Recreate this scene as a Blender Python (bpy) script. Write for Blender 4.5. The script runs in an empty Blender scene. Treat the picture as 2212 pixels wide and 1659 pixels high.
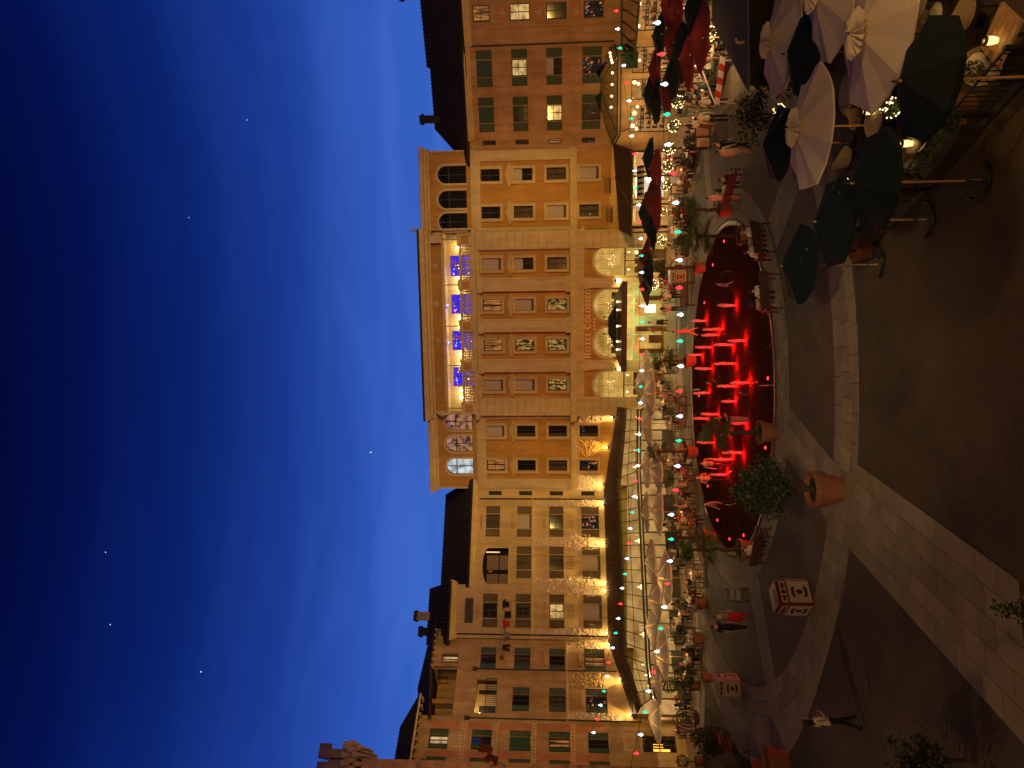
import bpy, bmesh, math, random
from mathutils import Vector, Matrix
random.seed(11)
R = math.radians
sc = bpy.context.scene
col = sc.collection

# ------------------------------------------------------------------ camera (photo is stored lying on its side)
PH, ROLL = math.atan(96/1481.), .006
fw = Vector((0, math.cos(PH), math.sin(PH))); upv = Vector((0, -math.sin(PH), math.cos(PH))); xv = Vector((1, 0, 0))
right = (xv-ROLL*upv).normalized(); down = (-upv-ROLL*xv).normalized()
cd = bpy.data.cameras.new('camera'); cam = bpy.data.objects.new('camera', cd); col.objects.link(cam)
cd.sensor_fit = 'HORIZONTAL'; cd.sensor_width = 36; cd.lens = 36*1481/2212.; cd.clip_start = .1; cd.clip_end = 6000
m = Matrix((down, right, -fw)).transposed().to_4x4(); m.translation = (0, 0, 9); cam.matrix_world = m
sc.camera = cam

# ------------------------------------------------------------------ sky: late blue hour
w = bpy.data.worlds.new('World'); sc.world = w; w.use_nodes = True
N, Lk = w.node_tree.nodes, w.node_tree.links; N.clear()
out = N.new('ShaderNodeOutputWorld'); bg = N.new('ShaderNodeBackground'); tc = N.new('ShaderNodeTexCoord')
sep = N.new('ShaderNodeSeparateXYZ'); ramp = N.new('ShaderNodeValToRGB')
Lk.new(tc.outputs['Generated'], sep.inputs[0]); Lk.new(sep.outputs['Z'], ramp.inputs[0])
e = ramp.color_ramp.elements
e[0].position = 0; e[0].color = (.050, .150, .60, 1)
e[1].position = 1; e[1].color = (.0002, .0008, .012, 1)
for p, c in ((.211, (.033, .108, .50)), (.252, (.026, .088, .45)), (.357, (.0105, .042, .285)), (.472, (.0030, .0165, .150)), (.569, (.0013, .0055, .078)), (.645, (.0009, .003, .040))):
    k = e.new(p); k.color = (*c, 1)
mp = N.new('ShaderNodeMapping'); mp.inputs['Scale'].default_value = (1.1, 1.1, 7); mp.inputs['Rotation'].default_value = (.25, .1, .3)
nz = N.new('ShaderNodeTexNoise'); nz.inputs['Scale'].default_value = 2.2; nz.inputs['Detail'].default_value = 6; nz.inputs['Distortion'].default_value = .6
cr = N.new('ShaderNodeValToRGB'); cr.color_ramp.elements[0].position = .46; cr.color_ramp.elements[1].position = .78
cr.color_ramp.elements[0].color = (1, 1, 1, 1); cr.color_ramp.elements[1].color = (1.6, 1.36, 1.18, 1)
mx = N.new('ShaderNodeMixRGB'); mx.blend_type = 'MULTIPLY'; mx.inputs[0].default_value = 1
Lk.new(tc.outputs['Generated'], mp.inputs[0]); Lk.new(mp.outputs[0], nz.inputs[0]); Lk.new(nz.outputs[0], cr.inputs[0])
Lk.new(ramp.outputs[0], mx.inputs[1]); Lk.new(cr.outputs[0], mx.inputs[2]); Lk.new(mx.outputs[0], bg.inputs[0])
bg.inputs[1].default_value = 1.0; Lk.new(bg.outputs[0], out.inputs[0])

# ------------------------------------------------------------------ town floodlights on the roofs behind the camera, a lamp off to the right, added fill lamps
WARM = (1, .62, .15)
def light(kind, name, loc, power, c=WARM, size=.1, aim=None, angle=None, blend=.5, parent=None):
    d = bpy.data.lights.new(name, kind); d.energy = power; d.color = c
    if kind == 'AREA': d.size = size
    else: d.shadow_soft_size = size
    if kind == 'SPOT': d.spot_size = R(angle); d.spot_blend = blend
    o = bpy.data.objects.new(name, d); col.objects.link(o); o.location = loc
    if parent: o.parent = parent
    if aim is not None:
        v = Vector(aim)-Vector(loc); o.rotation_euler = v.to_track_quat('-Z', 'Y').to_euler()
    return o
light('SPOT', 'floodlight', (24, -1, 11), 52000, WARM, .5, (3, 57, 12), 36, .7)
light('SPOT', 'floodlight', (14, -1, 11), 38000, WARM, .5, (-17, 53, 11), 34, .7)
light('SPOT', 'floodlight', (-14, -1, 11), 44000, (1, .55, .12), .5, (27, 52, 11), 30, .7)
light('SPOT', 'floodlight', (-6, -1, 11), 11000, WARM, .5, (-26, 43, 17), 20, .8)
light('SPOT', 'floodlight', (0, -1.4, 14), 9500, (1, .74, .42), .5, (0, 29, 0), 36, 1)  # extra spot, added to brighten the paving around the fountain
light('POINT', 'wall_lantern', (9.5, 9, 5.5), 680, (1, .60, .22), .25)
light('POINT', 'wall_lantern', (2, 3, 6.5), 1000, (1, .60, .24), .4)  # unseen fill lamp, added to warm the middle of the plaza
light('POINT', 'wall_lantern', (-16, 16, 6.5), 800, (1, .60, .24), .4)  # second unseen fill, added to warm the left paving

sc.render.engine = 'CYCLES'
cy = sc.cycles; cy.use_denoising = True; cy.max_bounces = 5; cy.diffuse_bounces = 2; cy.glossy_bounces = 2
cy.transmission_bounces = 4; cy.transparent_max_bounces = 8; cy.sample_clamp_indirect = 3; cy.sample_clamp_direct = 20; cy.caustics_reflective = False; cy.caustics_refractive = False
try: cy.denoiser = 'OPENIMAGEDENOISE'
except Exception: pass
vs = sc.view_settings; vs.view_transform = 'Standard'; vs.look = 'None'; vs.exposure = 0; vs.gamma = 1; vs.use_curve_mapping = False

# ------------------------------------------------------------------ materials
MATS = {}
def mat(name, c, rough=.8, var=.22, scale=1.5, bump=.15, bs=25, spec=.3, metal=0, c2=None, rnd=0, transl=0, wet=False, streak=0):
    if name in MATS: return MATS[name]
    mt = bpy.data.materials.new(name); MATS[name] = mt; mt.use_nodes = True
    n, l = mt.node_tree.nodes, mt.node_tree.links; b = n['Principled BSDF']
    b.inputs['Roughness'].default_value = rough; b.inputs['Metallic'].default_value = metal; b.inputs['Specular IOR Level'].default_value = spec
    g = n.new('ShaderNodeNewGeometry'); t = n.new('ShaderNodeTexNoise'); t.inputs['Scale'].default_value = scale; t.inputs['Detail'].default_value = 6; t.inputs['Roughness'].default_value = .65
    l.new(g.outputs['Position'], t.inputs[0])
    r = n.new('ShaderNodeValToRGB'); r.color_ramp.elements[0].position = .3; r.color_ramp.elements[1].position = .7
    d = c2 or [min(1, v*(1+var*.7)) for v in c]
    r.color_ramp.elements[0].color = (*[v*(1-var) for v in c], 1); r.color_ramp.elements[1].color = (*d, 1)
    l.new(t.outputs[0], r.inputs[0]); last = r.outputs[0]
    if streak:
        mp = n.new('ShaderNodeMapping'); mp.inputs['Scale'].default_value = (1.6, 1.6, .16); l.new(g.outputs['Position'], mp.inputs[0]); t3 = n.new('ShaderNodeTexNoise'); t3.inputs['Scale'].default_value = 1.4; t3.inputs['Detail'].default_value = 7; t3.inputs['Roughness'].default_value = .7; l.new(mp.outputs[0], t3.inputs[0])
        r3 = n.new('ShaderNodeMapRange'); r3.inputs[1].default_value = .35; r3.inputs[2].default_value = .65; r3.inputs[3].default_value = 1-streak; r3.inputs[4].default_value = 1.05; l.new(t3.outputs[0], r3.inputs[0])
        mm_ = n.new('ShaderNodeMixRGB'); mm_.blend_type = 'MULTIPLY'; mm_.inputs[0].default_value = 1; l.new(last, mm_.inputs[1]); l.new(r3.outputs[0], mm_.inputs[2]); last = mm_.outputs[0]
    if rnd:
        oi = n.new('ShaderNodeObjectInfo'); mr = n.new('ShaderNodeMapRange'); mr.inputs[3].default_value = 1-rnd; mr.inputs[4].default_value = 1+rnd
        hs = n.new('ShaderNodeHueSaturation'); l.new(oi.outputs['Random'], mr.inputs[0]); l.new(mr.outputs[0], hs.inputs['Value']); l.new(last, hs.inputs['Color']); last = hs.outputs[0]
    l.new(last, b.inputs['Base Color'])
    if bump:
        t2 = n.new('ShaderNodeTexNoise'); t2.inputs['Scale'].default_value = bs; t2.inputs['Detail'].default_value = 4; l.new(g.outputs['Position'], t2.inputs[0])
        bp = n.new('ShaderNodeBump'); bp.inputs['Strength'].default_value = bump; bp.inputs['Distance'].default_value = .04; l.new(t2.outputs[0], bp.inputs['Height']); l.new(bp.outputs[0], b.inputs['Normal'])
    if wet:
        mr = n.new('ShaderNodeMapRange'); mr.inputs[1].default_value = .35; mr.inputs[2].default_value = .65; mr.inputs[3].default_value = .38; mr.inputs[4].default_value = .7
        l.new(t.outputs[0], mr.inputs[0]); l.new(mr.outputs[0], b.inputs['Roughness'])
    if transl:
        tr = n.new('ShaderNodeBsdfTranslucent'); l.new(last, tr.inputs[0]); ms = n.new('ShaderNodeMixShader'); ms.inputs[0].default_value = transl
        l.new(b.outputs[0], ms.inputs[1]); l.new(tr.outputs[0], ms.inputs[2]); l.new(ms.outputs[0], n['Material Output'].inputs[0])
    return mt
def emit(name, c, s, sample=False, pat=None, c2=(0.02, .012, .005), scale=3, stretch=(1, 1, 1), lo=.36, hi=.60):
    if name in MATS: return MATS[name]
    mt = bpy.data.materials.new(name); MATS[name] = mt; mt.use_nodes = True
    n, l = mt.node_tree.nodes, mt.node_tree.links; n.clear(); o = n.new('ShaderNodeOutputMaterial'); em = n.new('ShaderNodeEmission')
    em.inputs[0].default_value = (*c, 1); em.inputs[1].default_value = s; l.new(em.outputs[0], o.inputs[0])
    if pat:
        g = n.new('ShaderNodeNewGeometry'); mp = n.new('ShaderNodeMapping'); mp.inputs['Scale'].default_value = stretch; l.new(g.outputs['Position'], mp.inputs[0])
        if pat == 'cells':
            t = n.new('ShaderNodeTexVoronoi'); t.inputs['Scale'].default_value = scale; o_ = t.outputs['Color']
            bw = n.new('ShaderNodeSeparateColor'); l.new(o_, bw.inputs[0]); o_ = bw.outputs[0]
        else:
            t = n.new('ShaderNodeTexNoise'); t.inputs['Scale'].default_value = scale; t.inputs['Detail'].default_value = 3; o_ = t.outputs[0]
        l.new(mp.outputs[0], t.inputs[0])
        r = n.new('ShaderNodeValToRGB'); r.color_ramp.elements[0].position = lo; r.color_ramp.elements[1].position = hi
        r.color_ramp.elements[0].color = (*c2, 1); r.color_ramp.elements[1].color = (*c, 1); l.new(o_, r.inputs[0]); l.new(r.outputs[0], em.inputs[0])
    mt.cycles.emission_sampling = 'AUTO' if sample else 'NONE'
    return mt
def glass(name, tint=(.9, .9, .86), refl=.08, ior=1.5):
    if name in MATS: return MATS[name]
    mt = bpy.data.materials.new(name); MATS[name] = mt; mt.use_nodes = True
    n, l = mt.node_tree.nodes, mt.node_tree.links; n.clear(); o = n.new('ShaderNodeOutputMaterial')
    a = n.new('ShaderNodeBsdfTransparent'); a.inputs[0].default_value = (*tint, 1); b = n.new('ShaderNodeBsdfGlossy'); b.inputs['Roughness'].default_value = .04
    lw = n.new('ShaderNodeFresnel'); lw.inputs[0].default_value = ior; ms = n.new('ShaderNodeMixShader'); ad = n.new('ShaderNodeMath'); ad.inputs[1].default_value = refl*.5
    l.new(lw.outputs[0], ad.inputs[0]); l.new(ad.outputs[0], ms.inputs[0]); l.new(a.outputs[0], ms.inputs[1]); l.new(b.outputs[0], ms.inputs[2]); l.new(ms.outputs[0], o.inputs[0])
    return mt
cream = mat('cream_render', (.58, .45, .22), .85, .12, .9, .12, streak=.2)
orange = mat('ochre_render', (.47, .255, .055), .85, .16, .7, .15, streak=.22)
beige = mat('beige_render', (.55, .42, .19), .88, .18, .6, .16, streak=.25)
ochre2 = mat('patchy_ochre_render', (.48, .32, .14), .9, .28, .8, .22, streak=.3)
terra = mat('weathered_orange_render', (.50, .27, .095), .9, .26, .55, .2, c2=(.54, .35, .15), streak=.3)
redpan = mat('painted_red_panel', (.46, .20, .085), .9, .2, 1.2, .1)
rough_st = mat('rough_cast_stone', (.55, .43, .26), .95, .2, 3, .5, 12)
stone_dk = mat('brown_tower_stone', (.30, .165, .085), .95, .35, 2.2, .6, 8, rnd=.2)
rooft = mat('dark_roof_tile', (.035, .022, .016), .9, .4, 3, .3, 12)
tile_clay = mat('clay_roof_tile', (.13, .072, .03), .85, .4, 4, .2, 20, rnd=.25)  # clay tile in its own brown tone
brown_sh = mat('brown_painted_shutter', (.085, .060, .034), .7, .2, 3, .1)
green_sh = mat('green_painted_shutter', (.026, .080, .040), .6, .2, 3, .1)
teal_sh = mat('blue_green_shutter', (.045, .095, .08), .6, .2, 3, .1)
frame_dk = mat('dark_window_frame', (.035, .026, .02), .5, .1)
black = mat('black_iron', (.012, .011, .010), .45, .2, spec=.4)
blind = mat('grey_roller_blind', (.42, .36, .28), .9, .06, 2, .05)
lace = mat('lace_hem', (.12, .09, .06), .9, .3, 20, .1)
curt = mat('dim_curtain', (.22, .17, .12), .9, .35, 6, .1)
void = mat('dark_room', (.012, .010, .009), .9, .2)
pane_m = glass('window_glass')
warmcurt = emit('lit_curtain', (.9, .34, .09), .7, pat='noise', c2=(.05, .018, .006), scale=2.5, stretch=(3.5, 3.5, .35))
litroom = emit('lit_room', (1, .66, .27), 1.0, pat='noise', c2=(.42, .2, .06), scale=2.6)
stained = emit('lit_pattern_curtain', (1, .55, .15), .55, pat='noise', c2=(.02, .013, .006), scale=4, stretch=(1.6, 1.6, .8), lo=.42, hi=.56)
colorful = emit('painted_light_reflections', (.9, .30, .12), .8, pat='cells', c2=(.012, .011, .010), scale=7, lo=.80, hi=.92)  # coloured reflections painted as glowing cells behind the glass
whitegl = emit('white_lit_room', (.85, .92, 1), 1.2, pat='noise', c2=(.25, .3, .35), scale=2.2)
blueroom = emit('blue_bar_light', (.05, .03, 1), 1.2, pat='cells', c2=(.20, .05, .30), scale=2.6, lo=.3, hi=.5)
barroom = emit('warm_bar_room', (.9, .42, .2), .7, pat='noise', c2=(.1, .035, .05), scale=2.4)
lobby = emit('glowing_lobby_wall', (1, .58, .14), .95, True, pat='noise', c2=(.55, .29, .06), scale=.9)  # back wall glows by itself in place of lobby lamplight
shopm = emit('glowing_shop_interior', (1, .50, .17), .75, True, pat='noise', c2=(.5, .2, .06), scale=1.2, lo=.3, hi=.7)  # shop light put into an emissive back wall
shop2 = emit('glowing_pavilion_interior', (1, .56, .18), .70, True, pat='noise', c2=(.42, .20, .06), scale=.9, lo=.3, hi=.7)  # veranda lamplight put into the glow of its back wall
bulbw = emit('warm_bulb', (1, .72, .32), 6); bulbc = emit('cool_white_bulb', (.55, .78, 1), 3.0); bulbr = emit('red_bulb', (1, .035, .045), 2.4); bulbg = emit('green_bulb', (.03, .75, .42), 1.5)
lampw = emit('lamp_glow', (1, .74, .34), 26)
candle = emit('candle_glow', (1, .62, .2), 3.2)

# ------------------------------------------------------------------ mesh building
class M:
    def __init__(s): s.v = []; s.f = []; s.m = []
    def add(s, vs, fs, mi=0):
        o = len(s.v); s.v += [tuple(v) for v in vs]; s.f += [tuple(i+o for i in f) for f in fs]; s.m += [mi]*len(fs); return s
    def box(s, x0, x1, y0, y1, z0, z1, mi=0, mtx=None):
        vs = [(x, y, z) for z in (z0, z1) for y in (y0, y1) for x in (x0, x1)]
        if mtx: vs = [mtx @ Vector(v) for v in vs]
        return s.add(vs, [(0, 2, 3, 1), (4, 5, 7, 6), (0, 1, 5, 4), (2, 6, 7, 3), (0, 4, 6, 2), (1, 3, 7, 5)], mi)
    def tube(s, pts, r, n=6, mi=0, cap=True):
        P = [Vector(p) for p in pts]; rr = r if isinstance(r, (list, tuple)) else [r]*len(P); vs = []; fs = []
        for i, p in enumerate(P):
            t = (P[min(i+1, len(P)-1)]-P[max(i-1, 0)]).normalized(); a = t.orthogonal().normalized() if i == 0 else (a-t*a.dot(t)).normalized(); b = t.cross(a)
            vs += [p+(a*math.cos(k*2*math.pi/n)+b*math.sin(k*2*math.pi/n))*rr[i] for k in range(n)]
        for i in range(len(P)-1):
            for k in range(n): fs.append((i*n+k, i*n+(k+1) % n, (i+1)*n+(k+1) % n, (i+1)*n+k))
        if cap: fs += [tuple(range(n))[::-1], tuple(range((len(P)-1)*n, len(P)*n))]
        return s.add(vs, fs, mi)
    def lathe(s, prof, n=12, c=(0, 0, 0), mi=0, sx=1, sy=1):
        vs = []; fs = []
        for r, z in prof: vs += [(c[0]+sx*r*math.cos(k*2*math.pi/n), c[1]+sy*r*math.sin(k*2*math.pi/n), c[2]+z) for k in range(n)]
        for i in range(len(prof)-1):
            for k in range(n): fs.append((i*n+k, i*n+(k+1) % n, (i+1)*n+(k+1) % n, (i+1)*n+k))
        fs += [tuple(range(n))[::-1], tuple(range((len(prof)-1)*n, len(prof)*n))]
        return s.add(vs, fs, mi)
    def prism(s, poly, y0, y1, mi=0):      # polygon in x,z extruded along y
        n = len(poly); vs = [(x, y0, z) for x, z in poly]+[(x, y1, z) for x, z in poly]
        return s.add(vs, [tuple(range(n)), tuple(range(2*n-1, n-1, -1))]+[(i, i+n, (i+1) % n+n, (i+1) % n) for i in range(n)], mi)
    def slab(s, poly, z0, z1, mi=0):       # polygon in x,y extruded along z
        n = len(poly); vs = [(x, y, z0) for x, y in poly]+[(x, y, z1) for x, y in poly]
        return s.add(vs, [tuple(range(n))[::-1], tuple(range(n, 2*n))]+[(i, (i+1) % n, (i+1) % n+n, i+n) for i in range(n)], mi)
    def ball(s, c, r, n=6, mi=0, sz=1):
        k = n//2+1; return s.lathe([(max(.02, math.sin(math.pi*i/k))*r, -math.cos(math.pi*i/k)*r*sz) for i in range(k+1)], n, c, mi)
    def leaf(s, c, size, mi=0):
        u = Vector((random.gauss(0, 1), random.gauss(0, 1), random.gauss(0, .8))).normalized(); v = u.orthogonal().normalized()
        v.rotate(Matrix.Rotation(random.random()*6.28, 3, u)); c = Vector(c); L = size*random.uniform(.7, 1.3)
        return s.add([c-u*L, c+v*L*.5, c+u*L, c-v*L*.5], [(0, 1, 2, 3)], mi)
    def mesh(s, name, mats, smooth=False):
        me = bpy.data.meshes.new(name); me.from_pydata(s.v, [], s.f)
        for k in (mats if isinstance(mats, (list, tuple)) else [mats]): me.materials.append(k)
        me.polygons.foreach_set('material_index', s.m)
        if smooth: me.polygons.foreach_set('use_smooth', [True]*len(s.f))
        bm = bmesh.new(); bm.from_mesh(me); bmesh.ops.recalc_face_normals(bm, faces=bm.faces); bm.to_mesh(me); bm.free()
        me.update(); return me
def tag(o, label=None, cat=None, group=None, kind=None):
    if label: o['label'] = label
    if cat: o['category'] = cat
    if group: o['group'] = group
    if kind: o['kind'] = kind
    return o
def ob(name, me, parent=None, loc=(0, 0, 0), rz=0, rx=0, ry=0, scale=None):
    o = bpy.data.objects.new(name, me); col.objects.link(o); o.location = loc; o.rotation_euler = (rx, ry, rz)
    if parent: o.parent = parent
    if scale: o.scale = scale if isinstance(scale, (tuple, list)) else (scale,)*3
    return o
def empty(name, loc, rz=0, label=None, cat=None, group=None, scale=None):
    return tag(ob(name, None, None, loc, rz, scale=scale), label, cat, group)
CACHE = {}
def cached(key, fn):
    if key not in CACHE: CACHE[key] = fn()
    return CACHE[key]
def bx(name, parent, mt, *b):
    return ob(name, M().box(*b).mesh(name, mt), parent)

# ------------------------------------------------------------------ ground, paving bands, fountain
cob = mat('dark_cobble', (.088, .060, .027), .8, .38, .45, 0, rnd=0)
def add_cobble_relief(mt, scale=1, rot=0, mor=.03, w=.16, h=.1, strength=.6):
    n, l = mt.node_tree.nodes, mt.node_tree.links; b = n['Principled BSDF']
    g = n.new('ShaderNodeNewGeometry'); mp = n.new('ShaderNodeMapping'); mp.inputs['Rotation'].default_value = (0, 0, rot); l.new(g.outputs['Position'], mp.inputs[0])
    wv = n.new('ShaderNodeTexNoise'); wv.inputs['Scale'].default_value = 1.3; l.new(mp.outputs[0], wv.inputs[0])
    ad = n.new('ShaderNodeVectorMath'); ad.operation = 'MULTIPLY_ADD'; ad.inputs[1].default_value = (.42, .42, 0); l.new(wv.outputs['Color'], ad.inputs[0]); l.new(mp.outputs[0], ad.inputs[2])
    t = n.new('ShaderNodeTexBrick'); t.inputs['Scale'].default_value = scale; t.inputs['Mortar Size'].default_value = mor; t.inputs['Brick Width'].default_value = w; t.inputs['Row Height'].default_value = h; t.inputs['Mortar Smooth'].default_value = .4
    l.new(ad.outputs[0], t.inputs[0]); bp = n.new('ShaderNodeBump'); bp.inputs['Strength'].default_value = strength; bp.inputs['Distance'].default_value = .03; bp.invert = True
    l.new(t.outputs['Fac'], bp.inputs['Height']); l.new(bp.outputs[0], b.inputs['Normal'])
    src = b.inputs['Base Color'].links[0].from_socket; mm = n.new('ShaderNodeMixRGB'); mm.blend_type = 'MULTIPLY'; mm.inputs[2].default_value = (.66, .64, .62, 1)
    l.new(t.outputs['Fac'], mm.inputs[0]); l.new(src, mm.inputs[1]); l.new(mm.outputs[0], b.inputs['Base Color'])
add_cobble_relief(cob, 1, .62, .010, .22, .13, .45)
cob2 = mat('grey_cobble', (.115, .087, .047), .75, .35, .7, 0)
add_cobble_relief(cob2, 1, .3, .010, .2, .11, .4)
bandm = mat('pale_paving_slab', (.26, .20, .112), .75, .22, 1.1, .2, 14, rnd=.16)
terr_fl = mat('terrace_floor', (.24, .165, .09), .6, .25, 1.3, .1, 10)
FC = Vector((-.28, 37.5, 0))
tag(ob('ground', M().add([(-500, -500, 0), (500, -500, 0), (500, 500, 0), (-500, 500, 0)], [(0, 1, 2, 3)]).mesh('ground', cob)), kind='structure')
def disc(name, c, r0, r1, z, mt, n=96, a0=0, a1=360):
    mm = M(); A = [R(a0+(a1-a0)*i/n) for i in range(n+1)]
    for i in range(n):
        a, b = A[i], A[i+1]
        mm.add([(c[0]+r0*math.cos(a), c[1]+r0*math.sin(a), z), (c[0]+r1*math.cos(a), c[1]+r1*math.sin(a), z), (c[0]+r1*math.cos(b), c[1]+r1*math.sin(b), z), (c[0]+r0*math.cos(b), c[1]+r0*math.sin(b), z)], [(0, 1, 2, 3)])
    return ob(name, mm.mesh(name, mt))
tag(disc('plaza_pavement', FC, 8.7, 16.6, .004, cob2), kind='structure')
tag(ob('terrace_pavement', M().add([(-30, 60, .010), (-26, 45.2, .010), (-19, 44.2, .010), (-12, 42.3, .010), (-9, 43.9, .010), (-4, 47.2, .010), (2.5, 51, .010), (7, 50, .010), (9.5, 47.5, .010), (13.5, 46.6, .010), (15, 40.5, .010), (17.5, 38, .010), (19, 33, .010), (30, 36, .010), (40, 60, .010)], [tuple(range(15))]).mesh('terrace_pavement', terr_fl)), kind='structure')
def slabmesh(r0, r1, da, key):
    def f():
        g = .012; mm = M(); k = 3; top = []; a0 = g/r0; a1 = da-g/r0
        pts = [((r0+g)*math.cos(a0+(a1-a0)*i/k), (r0+g)*math.sin(a0+(a1-a0)*i/k)) for i in range(k+1)]+[((r1-g)*math.cos(a0+(a1-a0)*i/k), (r1-g)*math.sin(a0+(a1-a0)*i/k)) for i in range(k, -1, -1)]
        return mm.slab(pts, -.05, .0).mesh('paving_slab', bandm)
    return cached(key, f)
bed = mat('dark_joint_bed', (.05, .042, .03), .9)
def ring(name, c, rads, size, vis):
    o = tag(disc(name, c, rads[0], rads[-1], .008, bed), kind='structure')
    far = M()
    for i in range(len(rads)-1):
        r0, r1 = rads[i], rads[i+1]; n = int(2*math.pi*r0/(size*random.uniform(.9, 1.1))); da = 2*math.pi/n; me = slabmesh(r0, r1, da, (name, i))
        for k in range(n):
            a = k*da+(i % 2)*da/2
            x, y = c[0]+r0*math.cos(a+da/2), c[1]+r0*math.sin(a+da/2)
            if vis(x, y): ob('slab', me, o, (c[0], c[1], .016+random.uniform(0, .006)), a)
            else:
                for f in me.polygons: pass
                rot = Matrix.Translation((c[0], c[1], .018)) @ Matrix.Rotation(a, 4, 'Z')
                far.add([rot @ v.co for v in me.vertices], [tuple(p.vertices) for p in me.polygons])
    if far.f: tag(ob('far_slabs', far.mesh('far_slabs', bandm), o), kind='stuff')
    return o
ring('inner_paving_ring', FC, (8.86, 9.35, 9.85, 10.35), .8, lambda x, y: y < 37 and y*.42 > abs(x)*.8-1)
ring('outer_paving_ring', FC, (14.7, 15.3, 15.9, 16.45), .85, lambda x, y: y < 33 and -16 < x < 6)
def band(name, quad, nx, ny):
    a, b, c, d = [Vector((*q, 0)) for q in quad]
    o = tag(ob(name, M().add([v+Vector((0, 0, .0075)) for v in (a, b, c, d)], [(0, 1, 2, 3)]).mesh(name, bed)), kind='structure')
    for j in range(ny):
        off = .5*(j % 2); i = 0; t = 0
        ts = [0]+[min(1, (k+off+random.uniform(-.15, .15))/nx) for k in range(1, nx)]+[1]
        for t0, t1 in zip(ts, ts[1:]):
            if t1-t0 < .01: continue
            s0, s1 = j/ny, (j+1)/ny
            P = lambda t, s: (a.lerp(b, t)).lerp(d.lerp(c, t), s)
            q = [P(t0, s0), P(t1, s0), P(t1, s1), P(t0, s1)]; ce = sum(q, Vector())/4
            q = [(v+(ce-v).normalized()*.016) for v in q]
            ob('slab', M().slab([(v.x-ce.x, v.y-ce.y) for v in q], -.04, 0).mesh('slab', bandm), o, (ce.x, ce.y, .0165+random.uniform(0, .005)))
band('diagonal_paving_band', ((-2.44, 21.3), (-3.9, 14.0), (-7.1, 13.6), (-5.1, 21.95)), 10, 5)
band('spoke_paving_band', ((-.9, 27.3), (-2.6, 22.9), (-4.6, 23.5), (-2.9, 27.6)), 5, 3)
band('side_paving_band', ((-8.7, 31.4), (-12.9, 28.6), (-13.9, 29.9), (-9.6, 33.0)), 6, 2)
band('right_paving_band', ((5.4, 28.6), (8.6, 23.6), (10.2, 24.6), (6.9, 29.6)), 6, 2)
band('far_paving_band', ((9.2, 39.5), (15.2, 41.4), (14.8, 42.6), (8.6, 40.6)), 7, 2)
band('entrance_paving_band', ((-1.5, 47.2), (9.5, 46.0), (9.6, 47.2), (-1.4, 48.4)), 12, 2)
band('terrace_edge_paving_band', ((-26, 44.4), (-16, 41.9), (-15.8, 43.1), (-26, 45.6)), 10, 2)
# widened left end of the outer ring with three shallow curved steps
for i in range(3):
    mm = M(); T = [133+110*k/60 for k in range(61)]; f_ = lambda t: math.cos(math.pi/2*(t-188)/55)**2
    P0 = [(16.40+1.9*f_(t)*i/3, R(t)) for t in T]; P1 = [(16.44+1.9*f_(t)*(i+1)/3, R(t)) for t in T]; zz = .030-.008*i
    for k in range(60):
        q = [(FC.x+r*math.cos(a), FC.y+r*math.sin(a), zz) for r, a in (P0[k], P1[k], P1[k+1], P0[k+1])]; mm.add(q, [(0, 1, 2, 3)]); mm.add([q[1], q[2], (q[2][0], q[2][1], -.02), (q[1][0], q[1][1], -.02)], [(0, 1, 2, 3)])
    tag(ob('step_pavement', mm.mesh('step_pavement', bandm)), kind='structure')
# manhole
mh = empty('manhole_cover', (-8.9, 20.93, 0), 0, 'round manhole cover in the cobbles near the walking person', 'manhole')
ob('rim', M().lathe([(.46, .005), (.46, .016), (.40, .016), (.40, .006)], 28).mesh('rim', black), mh); ob('lid', M().lathe([(.39, .004), (.39, .012)], 28).mesh('lid', cob), mh)

# fountain
fr = empty('fountain', (*FC[:2], 0), 0, 'flush round plaza fountain basin of dark wet slabs with thin kerb', 'fountain')
wetm = mat('wet_dark_slab', (.060, .024, .010), .4, .35, 1.2, .12, 5, spec=.0, wet=True)
rimm = mat('metal_kerb', (.11, .09, .06), .35, .2, metal=.4)
mm = M(); n = 96
for i in range(n):
    a, b = 2*math.pi*i/n, 2*math.pi*(i+1)/n
    q = lambda r, t, z: (r*math.cos(t), r*math.sin(t), z)
    mm.add([q(8.6, a, .0), q(8.6, a, .06), q(8.74, a, .06), q(8.74, a, 0), q(8.6, b, .0), q(8.6, b, .06), q(8.74, b, .06), q(8.74, b, 0)], [(0, 1, 5, 4), (1, 2, 6, 5), (2, 3, 7, 6)])
ob('kerb', mm.mesh('kerb', rimm), fr)
ob('basin', M().lathe([(8.6, .004), (8.6, .006)], 96).mesh('basin', mat('basin_joint', (.012, .009, .007), .3, wet=False)), fr)
for r0, r1, k in ((0, 1.4, 6), (1.4, 2.9, 12), (2.9, 4.5, 18), (4.5, 6.2, 24), (6.2, 8.55, 30)):
    da = 2*math.pi/k
    def f():
        gp = .02; i0 = max(r0, .05); a0 = gp/max(i0, .6); a1 = da-a0; s = 4
        pts = [((i0+gp)*math.cos(a0+(a1-a0)*i/s), (i0+gp)*math.sin(a0+(a1-a0)*i/s)) for i in range(s+1)]+[((r1-gp)*math.cos(a0+(a1-a0)*i/s), (r1-gp)*math.sin(a0+(a1-a0)*i/s)) for i in range(s, -1, -1)]
        return M().slab(pts, -.012, 0).mesh('basin_slab', wetm)
    me = f()
    for i in range(k): ob('basin_slab', me, fr, (0, 0, .02), i*da+r0)
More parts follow.
